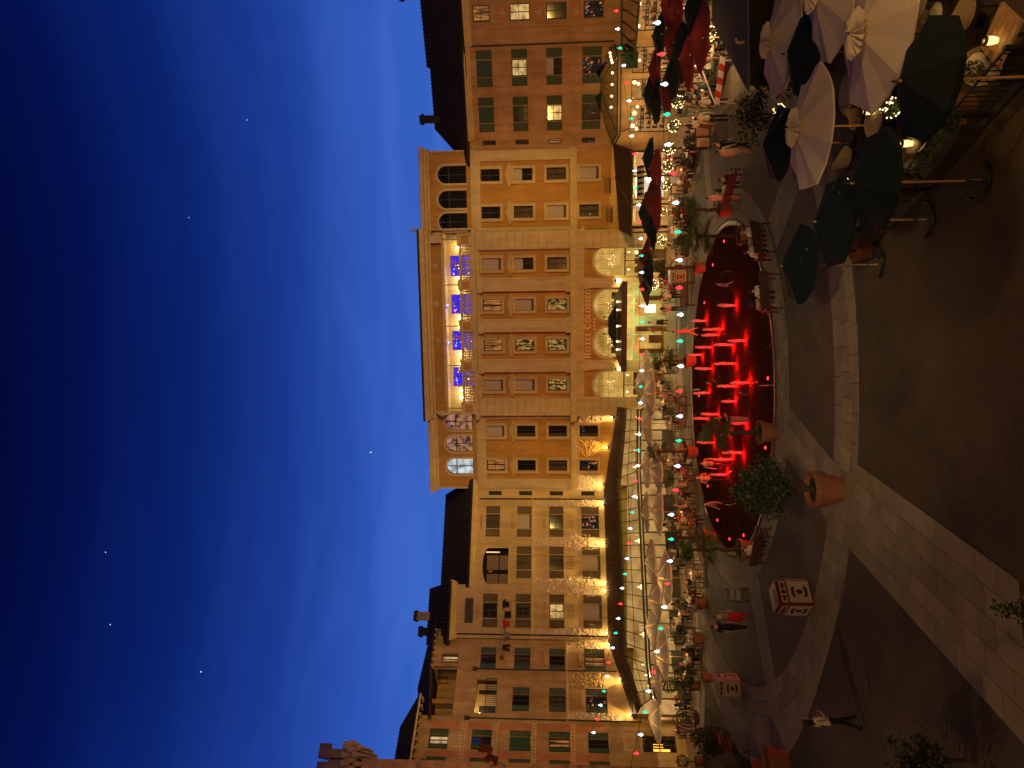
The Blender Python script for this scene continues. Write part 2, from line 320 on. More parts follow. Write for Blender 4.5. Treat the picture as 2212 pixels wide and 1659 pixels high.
# jets: lumpy columns of water over red floor lamps
water = bpy.data.materials.new('aerated_water'); water.use_nodes = True
n_, l_ = water.node_tree.nodes, water.node_tree.links; n_.clear(); o_ = n_.new('ShaderNodeOutputMaterial'); a_ = n_.new('ShaderNodeBsdfTranslucent'); b_ = n_.new('ShaderNodeBsdfTransparent'); d_ = n_.new('ShaderNodeBsdfDiffuse')
a_.inputs[0].default_value = (.7, .62, .62, 1); d_.inputs[0].default_value = (.5, .42, .42, 1); m1 = n_.new('ShaderNodeMixShader'); m1.inputs[0].default_value = .4; m2 = n_.new('ShaderNodeMixShader'); m2.inputs[0].default_value = .25
l_.new(a_.outputs[0], m1.inputs[1]); l_.new(d_.outputs[0], m1.inputs[2]); l_.new(m1.outputs[0], m2.inputs[1]); l_.new(b_.outputs[0], m2.inputs[2]); l_.new(m2.outputs[0], o_.inputs[0])
def jetmesh(h, k):
    rnd = random.Random(k); mm = M(); c = []; rr = []
    for i in range(9):
        t = i/8; c.append((rnd.uniform(-.015, .015)*t*2, rnd.uniform(-.015, .015)*t*2, t*h)); rr.append((.042+.028*math.sin(t*2.6)+rnd.uniform(-.008, .014))*(1 if i < 8 else .5))
    mm.tube(c, rr, 8)
    for i in range(26):
        t = rnd.random()**.6; a = rnd.random()*6.28; d = .06+.16*rnd.random()*(1.1-t); mm.ball((d*math.cos(a), d*math.sin(a), t*h*.95+.02), rnd.uniform(.008, .02), 4)
    return mm.mesh('water_jet', water, True)
JM = [jetmesh(h, i) for i, h in enumerate((.95, .85, 1.05))]
redl = emit('red_floor_lamp', (1, .03, .03), 6)
lampd = M().lathe([(.07, 0), (.07, .02), (.05, .03)], 10).mesh('red_lamp', redl)
JETS = [(3.87, 34.95), (3.71, 41.67), (2.89, 37.62), (2.65, 38.46), (1.98, 33.0), (2.05, 40.03), (1.92, 35.35), (1.72, 42.75), (.96, 35.01), (.82, 40.29), (-.01, 32.58), (-.17, 34.69), (-.59, 40.8), (-.93, 34.88), (-1.73, 38.57), (-2.11, 41.08), (-1.92, 33.09), (-3.38, 33.76), (-3.42, 39.94), (-4.43, 38.64), (-4.85, 36.81), (-3.9, 35.6), (-2.6, 36.0)]
for i, (x, y) in enumerate(JETS):
    j = tag(ob('water_jet', JM[i % 3], None, (x, y, .02), i*.7, scale=(1, 1, random.uniform(.9, 1.1))), 'upright red-lit water jet of the plaza fountain', 'water jet', 'jets of the fountain')
    light('POINT', 'jet_lamp', (0, -.14, .11), 150, (1, .003, .005), .05, parent=j)
for x, y in ((7.56, 37.29), (6.75, 39.91), (4.86, 42.16), (.18, 29.79), (-2.81, 30.21), (-.81, 44.0), (-6.16, 41.58), (-7.71, 39.16), (-8.16, 36.46), (-7.37, 33.74)):
    tag(ob('floor_lamp', lampd, None, (x, y, .02)), 'small glowing red lamp set in the fountain floor', 'lamp', 'red lamps in the fountain floor')

# ------------------------------------------------------------------ building kit (local x along the wall, -y towards the plaza)
def wall(parent, name, x0, x1, z0, z1, ops, mt, y=0, th=.32):
    mm = M(); rects = [(o[0], o[1], o[2], o[3]) for o in ops]
    xs = sorted({x0, x1, *[v for r in rects for v in r[:2] if x0 < v < x1]}); zs = sorted({z0, z1, *[v for r in rects for v in r[2:] if z0 < v < z1]})
    for i in range(len(xs)-1):
        for j in range(len(zs)-1):
            cx, cz = (xs[i]+xs[i+1])/2, (zs[j]+zs[j+1])/2
            if any(a < cx < b and c < cz < d for a, b, c, d in rects): continue
            mm.add([(xs[i], y, zs[j]), (xs[i+1], y, zs[j]), (xs[i+1], y, zs[j+1]), (xs[i], y, zs[j+1])], [(0, 1, 2, 3)])
    for o in ops:
        a, b, c, d = o[:4]; rise = o[4] if len(o) > 4 else 0; q = y+th
        mm.add([(a, y, c), (a, q, c), (a, q, d-rise), (a, y, d-rise)], [(0, 1, 2, 3)]); mm.add([(b, y, c), (b, q, c), (b, q, d-rise), (b, y, d-rise)], [(0, 1, 2, 3)])
        mm.add([(a, y, c), (b, y, c), (b, q, c), (a, q, c)], [(0, 1, 2, 3)])
        if not rise: mm.add([(a, y, d), (b, y, d), (b, q, d), (a, q, d)], [(0, 1, 2, 3)])
        else:
            n = 14; h = (b-a)/2; P = [(a+h-h*math.cos(math.pi*i/n), d-rise+rise*math.sin(math.pi*i/n)) for i in range(n+1)]
            for (xa, za), (xb, zb) in zip(P, P[1:]):
                mm.add([(xa, y, za), (xb, y, zb), (xb, y, d), (xa, y, d)], [(0, 1, 2, 3)]); mm.add([(xa, y, za), (xb, y, zb), (xb, q, zb), (xa, q, za)], [(0, 1, 2, 3)])
    me = mm.mesh(name, mt); return ob(name, me, parent)
def arch_band(x, w, z0, z1, rise, t, y0, y1):
    h = w/2; n = 16; zs = z1-rise; mm = M()
    I = [(x-h, z0)]+[(x-h*math.cos(math.pi*i/n), zs+rise*math.sin(math.pi*i/n)) for i in range(n+1)]+[(x+h, z0)]
    O = [(x-h-t, z0)]+[(x-(h+t)*math.cos(math.pi*i/n), zs+(rise+t)*math.sin(math.pi*i/n)) for i in range(n+1)]+[(x+h+t, z0)]
    k = len(I)
    vs = [(p[0], y0, p[1]) for p in I]+[(p[0], y0, p[1]) for p in O]+[(p[0], y1, p[1]) for p in I]+[(p[0], y1, p[1]) for p in O]
    fs = []
    for i in range(k-1): fs += [(i, i+1, k+i+1, k+i), (k+i, k+i+1, 3*k+i+1, 3*k+i), (i, i+1, 2*k+i+1, 2*k+i)]
    return mm.add(vs, fs)
def wave_panel(w, h, n=10, amp=.03):
    mm = M(); vs = []
    for i in range(n+1): vs += [(-w/2+w*i/n, amp*math.sin(i*2.2), 0), (-w/2+w*i/n, amp*math.sin(i*2.2+.3), h)]
    return mm.add(vs, [(2*i, 2*i+2, 2*i+3, 2*i+1) for i in range(n)])
def window(b, x, z, w, h, kind='D', y=0, sur=0, shut=None, shm=None, sill=True, bars='cross', open_sh=0, ped=False, hood=False, surm=None, dep=.14):
    surm = surm or cream; g = lambda *k: ('win',)+tuple(round(v, 3) if isinstance(v, float) else v for v in k)
    def fr():
        mm = M(); t = .07
        for r in ((-w/2, -w/2+t, 0, h), (w/2-t, w/2, 0, h), (-w/2+t, w/2-t, 0, t), (-w/2+t, w/2-t, h-t, h)): mm.box(r[0], r[1], 0, .06, r[2], r[3])
        mm.box(-.03, .03, .003, .055, t, h-t)
        if bars == 'cross': mm.box(-w/2+t, -.031, .006, .05, h*.55-.018, h*.55+.018).box(.031, w/2-t, .006, .05, h*.55-.018, h*.55+.018)
        return mm.mesh('window', frame_dk)
    win = ob('window', cached(g('f', w, h, bars), fr), b, (x, y+dep, z))
    ob('pane', cached(g('p', w, h), lambda: M().box(-w/2+.05, w/2-.05, .025, .032, .05, h-.05).mesh('pane', pane_m)), win)
    back = {'D': void, 'B': void, 'H': void, 'C': curt, 'W': warmcurt, 'L': litroom, 'S': stained, 'R': colorful, 'V': void, 'G': void, 'I': whitegl, 'O': barroom}[kind]
    if kind in 'CW':
        for sx in (-1, 1): ob('curtain', cached(g('c', w, h, kind), lambda: wave_panel(w*.46, h).mesh('curtain', back)), win, (sx*w*.26, .16, 0))
        ob('room', cached(g('r', w, h, 'D'), lambda: M().box(-w/2, w/2, .3, .32, 0, h).mesh('room', void)), win)
    else: ob('room', cached(g('r', w, h, kind), lambda: M().box(-w/2, w/2, .2, .22, 0, h).mesh('room', back)), win)
    if kind == 'V':
        for sx in (-1, 1): ob('curtain', cached(g('v', w, h), lambda: wave_panel(w*.2, h).mesh('curtain', curt)), win, (sx*w*.36, .15, 0))
    if kind in 'BH':
        hh = h*(.86 if kind == 'B' else .45)
        bl = ob('roller_blind', cached(g('b', w, hh), lambda: M().box(-w/2+.03, w/2-.03, -.05, -.035, 0, hh).mesh('roller_blind', blind)), win, (0, 0, h-hh))
        if kind == 'B': ob('blind_hem', cached(g('bh', w, h), lambda: M().box(-w/2+.03, w/2-.03, -.055, -.03, .01, h*.14).mesh('blind_hem', lace)), win)
    if kind == 'G':
        for k in range(8): ob('slat', cached(g('sl', w, h), lambda: M().box(-w/2+.02, w/2-.02, -.07, -.04, .01, h/8-.015).mesh('slat', shm or green_sh)), win, (0, 0, k*h/8))
    if sur:
        def sf():
            mm = M(); q = sur
            mm.box(-w/2-q, -w/2, -.10, 0, -q, h+q).box(w/2, w/2+q, -.10, 0, -q, h+q).box(-w/2, w/2, -.10, 0, h, h+q).box(-w/2, w/2, -.10, 0, -q, 0)
            mm.box(-w/2-q-.03, -w/2-q+.03, -.17, -.10, -q, h+q).box(w/2+q-.03, w/2+q+.03, -.17, -.10, -q, h+q).box(-w/2-q+.03, w/2+q-.03, -.17, -.10, h+q-.06, h+q).box(-w/2-.03, -w/2+.02, -.13, -.10, 0, h).box(w/2-.02, w/2+.03, -.13, -.10, 0, h)
            return mm.mesh('surround', surm)
        ob('surround', cached(g('s', w, h, sur, surm.name), sf), win, (0, -dep, 0))
    elif sill:
        ob('sill', cached(g('si', w, surm.name), lambda: M().box(-w/2-.06, w/2+.06, -.09, .02, -.07, 0).mesh('sill', surm)), win, (0, -dep, 0))
    if shut:
        sw, sg = shut
        def shf():
            mm = M(); mm.box(0, .05, -.045, 0, 0, h).box(sw-.05, sw, -.045, 0, 0, h).box(.05, sw-.05, -.045, 0, 0, .05).box(.05, sw-.05, -.045, 0, h-.05, h)
            k = 14; s = (h-.1)/k
            for i in range(k): mm.add([(.05, -.035, .05+i*s), (sw-.05, -.035, .05+i*s), (sw-.05, -.008, .05+(i+.85)*s), (.05, -.008, .05+(i+.85)*s)], [(0, 1, 2, 3)])
            return mm.mesh('shutter', shm)
        me = cached(g('sh', sw, h, shm.name), shf)
        ob('shutter', me, win, (w/2+sg, -dep-.003, 0), -open_sh); ob('shutter', me, win, (-w/2-sg, -dep-.003, 0), math.pi+open_sh).scale = (1, -1, 1)
    if ped:
        def pf():
            mm = M(); hw = w/2+sur+.22
            mm.box(-hw, hw, -.24, 0, 0, .08).prism([(-hw, .08), (hw, .08), (0, .36)], -.10, 0)
            for s in (-1, 1): mm.add([(s*hw, -.27, .08), (0, -.27, .36), (0, -.27, .44), (s*(hw+.06), -.27, .14), (s*hw, 0, .08), (0, 0, .36), (0, 0, .44), (s*(hw+.06), 0, .14)], [(0, 1, 2, 3), (3, 2, 6, 7), (0, 1, 5, 4), (0, 3, 7, 4)])
            return mm.mesh('pediment', cream)
        ob('pediment', cached(g('pd', w), pf), win, (0, -dep, h+sur+.02))
    if hood: ob('hood', cached(g('hd', w, surm.name), lambda: M().box(-w/2-.16, w/2+.16, -.16, 0, 0, .07).box(-w/2-.08, w/2+.08, -.09, 0, -.1, 0).mesh('hood', surm)), win, (0, -dep, h+.32))
    return win
def moulding(b, name, x0, x1, steps, mt=None):      # stacked strips (y0, z0, z1)
    mm = M()
    for i, (d, z0, z1) in enumerate(steps): mm.box(x0-d*.3, x1+d*.3, -d, .02, z0, z1)
    return ob(name, mm.mesh(name, mt or cream), b)
def body(b, x0, x1, z, d=9, mt=beige): bx('rear_block', b, mt, x0, x1, 1.7, d, 0, z)
def rough_strip(b, poly, name='rough_stone_strip', d=.03, mt=None, seed=1):
    xs = [p[0] for p in poly]; zs = [p[1] for p in poly]; rnd = random.Random(seed); st = .11; mm = M()
    from mathutils.geometry import intersect_point_line
    def inside(x, z):
        c = False; n = len(poly)
        for i in range(n):
            (xa, za), (xb, zb) = poly[i], poly[(i+1) % n]
            if (za > z) != (zb > z) and x < (xb-xa)*(z-za)/(zb-za)+xa: c = not c
        return c
    nx = int((max(xs)-min(xs))/st)+1; nz = int((max(zs)-min(zs))/st)+1; idx = {}
    for j in range(nz+1):
        for i in range(nx+1):
            x, z = min(xs)+i*st, min(zs)+j*st; idx[i, j] = len(mm.v); mm.v.append((x+rnd.uniform(-.03, .03), -rnd.random()**1.5*d*1.6-.006, z+rnd.uniform(-.03, .03)))
    for j in range(nz):
        for i in range(nx):
            if inside(min(xs)+(i+.5)*st, min(zs)+(j+.5)*st): mm.f.append((idx[i, j], idx[i+1, j], idx[i+1, j+1], idx[i, j+1])); mm.m.append(0)
    return ob(name, mm.mesh(name, mt or rough_st), b)
def uplight(loc, rz, label, p=66):
    t = empty('wall_uplight', loc, rz, label, 'wall lamp', 'uplights along the facades')
    ob('bracket', M().box(-.05, .05, -.02, .25, -.1, -.04).mesh('bracket', black), t, (0, -.03, 0)); ob('housing', cached('uph', lambda: M().lathe([(.05, -.16), (.085, -.02), (.09, .0), (.075, 0), (.06, -.06)], 10).mesh('housing', black, True)), t)
    ob('lens', cached('upl', lambda: M().lathe([(.07, -.02), (.05, .03), (.02, .04)], 10).mesh('lens', lampw)), t)
    s = light('SPOT', 'uplight_beam', (0, -.02, .06), p*9, (1, .66, .25), .04, None, 76, .9, t); s.rotation_euler = (math.pi-.22, 0, 0)
    light('POINT', 'uplight_spill', (0, -.06, .12), p*.4, (1, .66, .25), .05, parent=t)
    return t
def W(root, x, y, z=0):
    a = root.rotation_euler.z; c, s = math.cos(a), math.sin(a); return (root.location.x+x*c-y*s, root.location.y+x*s+y*c, z)
def tiles(name, p0, p1, q0, q1, step=.24, row=.34, mt=None, parent=None):     # barrel tiles between a top edge p0-p1 and eave q0-q1
    p0, p1, q0, q1 = map(Vector, (p0, p1, q0, q1)); mm = M(); nrm = (p1-p0).cross(q0-p0).normalized()
    if nrm.z < 0: nrm = -nrm
    nr = max(1, int(((p0+p1)/2-(q0+q1)/2).length/row))
    for j in range(nr):
        t0, t1 = j/nr, min(1, (j+1.12)/nr); a0, b0 = p0.lerp(q0, t0), p1.lerp(q1, t0); a1, b1 = p0.lerp(q0, t1), p1.lerp(q1, t1); nc = max(1, int((b1-a1).length/step))
        for i in range(nc):
            u0, u1 = (i+.04)/nc, (i+.96)/nc; lift = .02+.05
            A, B, Cc, Dd = a0.lerp(b0, u0), a0.lerp(b0, u1), a1.lerp(b1, u1), a1.lerp(b1, u0); m0, m1 = (A+B)/2+nrm*.06, (Cc+Dd)/2+nrm*(.085+random.uniform(-.008, .012))
            Cc = Cc+nrm*.02; Dd = Dd+nrm*.02
            mm.add([A, m0, B, Cc, m1, Dd], [(0, 1, 4, 5), (1, 2, 3, 4), (5, 4, 3)])
    o = ob(name, mm.mesh(name, mt or tile_clay), parent); o['kind'] = 'stuff'; return o
def pitched(b, x0, x1, ze, zr, over=.5, depth=6, y0=0, mt=None, name='roof', hipl=0, hipr=0):
    mm = M(); mm.add([(x0, y0-over, ze), (x1, y0-over, ze), (x1-hipr, depth, zr), (x0+hipl, depth, zr), (x0, 2*depth, ze), (x1, 2*depth, ze)], [(0, 1, 2, 3), (3, 2, 5, 4), (0, 3, 4), (1, 5, 2)])
    mm.add([(x0, y0-over, ze-.1), (x1, y0-over, ze-.1), (x1, y0-over, ze), (x0, y0-over, ze), (x0, y0+.5, ze-.1), (x1, y0+.5, ze-.1)], [(0, 1, 2, 3), (0, 1, 5, 4)])
    o = ob(name, mm.mesh(name, mt or rooft), b); tiles('roof_tiles', (x0+hipl, depth, zr), (x1-hipr, depth, zr), (x0, y0-over-.04, ze), (x1, y0-over-.04, ze), .3, .5, rooft, o); return o
def pipe(b, x, z0, z1, y=-.09, head=False):
    mm = M().tube([(x, y, z0), (x, y, z1), (x, y+.02-.25*0, z1+.1)], .055, 6)
    if head: mm.lathe([(.06, z1-.35), (.16, z1-.1), (.16, z1+.12)], 8, (x, y, 0))
    return ob('drainpipe', mm.mesh('drainpipe', black), b)
def chimney(b, x, y, z0, z1, w=.8, mt=None):
    c = ob('chimney', M().box(x-w/2, x+w/2, y-.3, y+.3, z0, z1).mesh('chimney', mt or terra), b); ob('chimney_cap', M().box(x-w/2-.12, x+w/2+.12, y-.42, y+.42, z1, z1+.16).box(x-w/2-.05, x+w/2+.05, y-.35, y+.35, z1+.16, z1+.3).mesh('chimney_cap', rooft), c)

# ------------------------------------------------------------------ the hotel
ho = empty('hotel_building', (4.909, 57.585, 0), R(-8.8), 'large cream and ochre hotel with arched entrance and balustraded roof loggia', 'building')
wi = 1.0; X8 = (12.27, 9.3, 5.12, 1.76, -1.6, -4.98, -9.05, -12.1)
K = ['DDBWWBBW', 'HCHBSBVD', 'CBCSSSVC']; rows = ((13.5, 1.58), (10.83, 1.58), (8.12, 1.58))
# wings
for x0, x1, cols in ((7.7, 14.2, (0, 1)), (-14.1, -7.6, (6, 7))):
    ops = [(X8[c]-wi/2, X8[c]+wi/2, z, z+h) for c in cols for z, h in rows]+[(X8[c]-wi/2, X8[c]+wi/2, 5.48, 7.06) for c in cols]
    wall(ho, 'wall', x0, x1, 0, 15.5, ops, orange)
    a = (12.4, 10.42, 8.62) if x0 > 0 else (-8.28, -10.2, -12.23)
    wall(ho, 'upper_wall', x0, x1+(.0), 15.9, 19.3, [(c-.7, c+.7, 16.25, 18.62, .7) for c in a], orange)
    for c, kk in zip(a, 'DDD' if x0 > 0 else 'OOI'):
        aw = ob('arched_window', M().box(-.03, .03, .18, .24, 0, 2.3).box(-.7, .7, .18, .235, 1.45, 1.52).box(-.7, .7, .18, .23, 0, .07).mesh('arched_window', frame_dk), ho, (c, 0, 16.25))
        ob('pane', M().box(-.72, .72, .2, .205, 0, 2.4).mesh('pane', pane_m), aw); ob('room', M().box(-.75, .75, .34, .36, 0, 2.4).mesh('room', {'D': void, 'O': barroom, 'I': whitegl}[kk]), aw)
        ob('arch_surround', arch_band(0, 1.4, -.05, 2.37, .7, .17, -.07, 0).mesh('arch_surround', cream), aw)
    for c in cols:
        for r, (z, h) in enumerate(rows): window(ho, X8[c], z, wi, h, K[r][c], sur=.2, ped=(r == 1))
        window(ho, X8[c], 5.48, wi, 1.58, {0: 'B', 1: 'C', 6: 'V', 7: 'R'}[c], sur=.17)
    mm = M(); ex = (x1-.85, x1) if x0 > 0 else (x0, x0+.85); ix = (x0, x0+.38) if x0 > 0 else (x1-.38, x1)
    mm.box(ex[0], ex[1], -.2, 0, 7.8, 15.1).box(ix[0], ix[1], -.2, 0, 7.8, 15.1).box(x0, x1, -.2, 0, 15.1, 15.5); ob('panel_border', mm.mesh('panel_border', cream), ho)
    moulding(ho, 'cornice', x0, x1, ((.12, 7.25, 7.4), (.2, 7.4, 7.62), (.3, 7.62, 7.8)))
    moulding(ho, 'cornice', x0, x1, ((.16, 15.5, 15.62), (.26, 15.62, 15.75), (.14, 15.75, 15.9)))
    moulding(ho, 'top_cornice', x0-(.1 if x0 < 0 else 0), x1+.1, ((.25, 19.25, 19.45), (.45, 19.45, 19.7), (.7, 19.7, 20.0)))
    ob('top_roof', M().box(x0-.3, x1+.3, -.5, 8, 20.0, 20.06).mesh('top_roof', rooft), ho)
bx('rear_block', ho, cream, -14.1, 14.2, 2.4, 10, 0, 15.7); bx('rear_upper_block', ho, cream, -14.1, 14.2, 2.6, 10, 15.7, 19.9)
for s in (-14.1, 14.2): bx('end_wall', ho, cream, s-.12, s+.12, .0, 2.7, 0, 19.28)
# projecting centre
cy0 = -.42; ops = [(X8[c]-wi/2, X8[c]+wi/2, z, z+h) for c in (2, 3, 4, 5) for z, h in rows]
A4 = ((5.22, 2.36), (1.64, 2.56), (-1.44, 2.52), (-5.07, 2.38))
ops2 = [(x-w_/2, x+w_/2, .05 if i in (0, 3) else 3.35, 5.86, 1.22) for i, (x, w_) in enumerate(A4)]+[(-3.25, 3.2, .05, 3.3)]
wall(ho, 'centre_wall', -7.6, 7.7, 7.3, 15.5, ops, orange, cy0, .5); wall(ho, 'ground_floor_wall', -7.6, 7.7, 0, 7.3, ops2, orange, cy0, .5)
for c in (2, 3, 4, 5):
    for r, (z, h) in enumerate(rows): window(ho, X8[c], z, wi, h, K[r][c], y=cy0, sur=.2, ped=(r == 1))
# pilasters between the bays
for x0, x1 in ((2.88, 4.02), (-.48, .62), (-3.84, -2.72)):
    mm = M().box(x0, x1, -.72, cy0, 7.85, 15.45).box(x0, x0+.16, -.78, -.72, 8.35, 14.9).box(x1-.16, x1, -.78, -.72, 8.35, 14.9).box(x0-.1, x1+.1, -.86, cy0, 7.8, 8.2).box(x0-.1, x1+.1, -.86, cy0, 15.05, 15.5)
    ob('pilaster', mm.mesh('pilaster', cream), ho)
bx('bay_header', ho, cream, -6.0, 6.2, -.52, cy0, 15.3, 15.5)
for x0, x1 in ((6.22, 7.72), (-7.62, -6.05)):
    q = ob('corner_pilaster', M().box(x0, x1, -.62, cy0, 7.8, 15.5).mesh('corner_pilaster', cream), ho); me = M().box(x0+.06, x1-.06, -.75, -.62, .04, .57).mesh('stone_block', cream)
    for k in range(12): ob('stone_block', me, q, (0, 0, 7.85+k*.635))
    q = ob('corner_pier', M().box(x0, x1, -.62, cy0, 0, 6.7).mesh('corner_pier', cream), ho); me = M().box(x0+.05, x1-.05, -.75, -.62, .04, .60).mesh('stone_block', cream)
    for k in range(10): ob('stone_block', me, q, (0, 0, .1+k*.655))
# entablature with dentils
moulding(ho, 'entablature', -7.7, 7.8, ((.68, 6.68, 6.9), (.78, 7.3, 7.42), (.95, 7.42, 7.62), (1.1, 7.62, 7.82)))
bx('frieze', ho, cream, -7.7, 7.8, -.64, cy0, 6.9, 7.3); me = M().box(-.11, .11, -.72, -.64, 6.93, 7.27).mesh('dentil', cream)
for k in range(34): ob('dentil', me, ho, (-7.5+k*.46, 0, 0))
# ground floor arches
for i, (x, w_) in enumerate(A4):
    z0 = .05 if i in (0, 3) else 3.35
    aw = ob('arch_window', M().box(-w_/2, w_/2, .1, .16, 3.3-z0, 3.4-z0).box(-.03, .03, .1, .15, 0, 3.3-z0 if z0 < 1 else .01).box(-w_/2, w_/2, .1, .15, 1.0 if z0 < 1 else 0, 1.06 if z0 < 1 else .05).mesh('arch_window', frame_dk), ho, (x, cy0, z0))
    ob('pane', M().box(-w_/2-.02, w_/2+.02, .12, .125, 0, 5.84-z0).mesh('pane', pane_m), aw)
    ob('arch_surround', arch_band(0, w_, (0 if z0 < 1 else .9), 5.86-z0, 1.22, .2, -.09, 0).mesh('arch_surround', cream), aw)
    wl = ob('lobby_back_wall', M().box(-w_/2-.1, w_/2+.1, 1.2, 1.24, 0, 5.9-z0).mesh('lobby_back_wall', lobby), aw)
    for k in range(3): ob('lobby_panel', M().box(-w_*.42+k*w_*.3, -w_*.42+k*w_*.3+w_*.22, 1.14, 1.2, .4, 2.4 if z0 < 1 else 1.0).mesh('lobby_panel', mat('lobby_joinery', (.35, .2, .07), .4)), aw)
    rnd = random.Random(i); ch = M(); zc = 4.3 if z0 < 1 else 1.05
    for k in range(26): a = k*2.4; r_ = .12+.36*rnd.random(); ch.ball((r_*math.cos(a), .75+r_*math.sin(a), zc+rnd.uniform(-.25, .3)), rnd.uniform(.012, .028), 5)
    ob('chandelier', ch.mesh('chandelier', bulbw), aw)
    gb = M()
    for k in range(1, 4): gb.box(-w_/2+k*w_/4-.012, -w_/2+k*w_/4+.012, .11, .14, 4.0-z0, 5.7-z0)
    gb.box(-w_/2, w_/2, .11, .14, 4.6-z0, 4.63-z0)
    for k in range(12): gb.box(-w_*.45+k*w_*.075, -w_*.45+k*w_*.075+.03, 1.0, 1.1, 5.0-z0, 5.45-z0)
    ob('glazing_bar', gb.mesh('glazing_bar', MATS['lobby_joinery']), aw)
    if z0 < 1: ob('lobby_shelf', cached(('lsh', i), lambda: None) or M().box(-.9, .9, .7, .95, .05, 1.0).box(-.5, -.1, 1.1, 1.16, 1.5, 2.2).box(.3, .8, 1.1, 1.16, 1.3, 2.4).mesh('lobby_shelf', MATS['lobby_joinery']), aw)
    for sx in (-1, 1): ob('wall_sconce', cached('scon', lambda: M().lathe([(.03, -.1), (.07, .06), (.02, .1)], 6).mesh('wall_sconce', bulbw)), aw, (sx*w_*.3, 1.0, 2.9 if z0 < 1 else .4))
# column pair, door front
for x in (3.46, -3.31):
    mm = M().box(x-.4, x+.4, -.64, cy0, 0, 6.2).box(x-.46, x+.46, -.72, cy0, 6.2, 6.68).box(x-.46, x+.46, -.72, cy0, 0, .5); ob('entrance_column', mm.mesh('entrance_column', cream), ho)
doorm = mat('pale_green_door', (.42, .50, .28), .45, .12, 2, .05)
df = ob('door_front', M().box(-3.25, 3.2, -.25, -.1, 2.5, 2.66).box(-3.25, 3.2, -.25, -.1, 3.2, 3.3).mesh('door_front', doorm), ho)
for x in (-3.2, -2.45, -.85, -.1, .65, 1.75, 2.4, 3.15): ob('door_post', M().box(x-.05, x+.05, -.24, -.1, .05, 3.2).mesh('door_post', doorm), df)
for xa, xb in ((-3.15, -2.5), (-.05, .6), (2.45, 3.1)): ob('door_panel', M().box(xa, xb, -.2, -.14, .06, 2.5).box(xa+.1, xb-.1, -.23, -.2, .3, 1.1).box(xa+.1, xb-.1, -.23, -.2, 1.3, 2.3).mesh('door_panel', doorm), df)
for xa, xb in ((-2.4, -.9), (.7, 1.7), (1.8, 2.35), (-.8, -.15)):
    ob('door_glass', M().box(xa, xb, -.17, -.165, .1, 2.5).mesh('door_glass', pane_m), df)
    ob('cross_bar', M().tube([(xa, -.18, 2.68), (xb, -.18, 3.18)], .02, 4).tube([(xb, -.18, 2.68), (xa, -.18, 3.18)], .02, 4).mesh('cross_bar', doorm), df)
ob('foyer_back', M().box(-3.3, 3.25, 1.7, 1.74, 0, 3.3).mesh('foyer_back', lobby), df); [ob('foyer_cabinet', M().box(x, x+.7, 1.3, 1.65, .05, h_).box(x+.1, x+.6, 1.25, 1.3, .3, h_-.2).mesh('foyer_cabinet', MATS['lobby_joinery']), df) for x, h_ in ((-2.9, 1.9), (-1.7, 1.1), (-.7, 2.2), (1.9, 1.4), (2.5, 2.1))]; bx('foyer_floor', ho, cream, -3.3, 3.25, -.4, 1.7, .0, .03)
ob('bright_screen', M().box(.9, 1.55, 1.2, 1.25, .6, 1.5).mesh('bright_screen', emit('screen_white', (.9, .95, 1), 3)), df)
for x in (-2, 0, 2): light('POINT', 'foyer_lamp', (x, -1.2, 3.1), 170, (.85, .9, .40), .1, parent=ho)
for x in (5.2, -5.1): light('POINT', 'lobby_lamp', (x, .3, 4.0), 9, (1, .75, .35), .1, parent=ho)
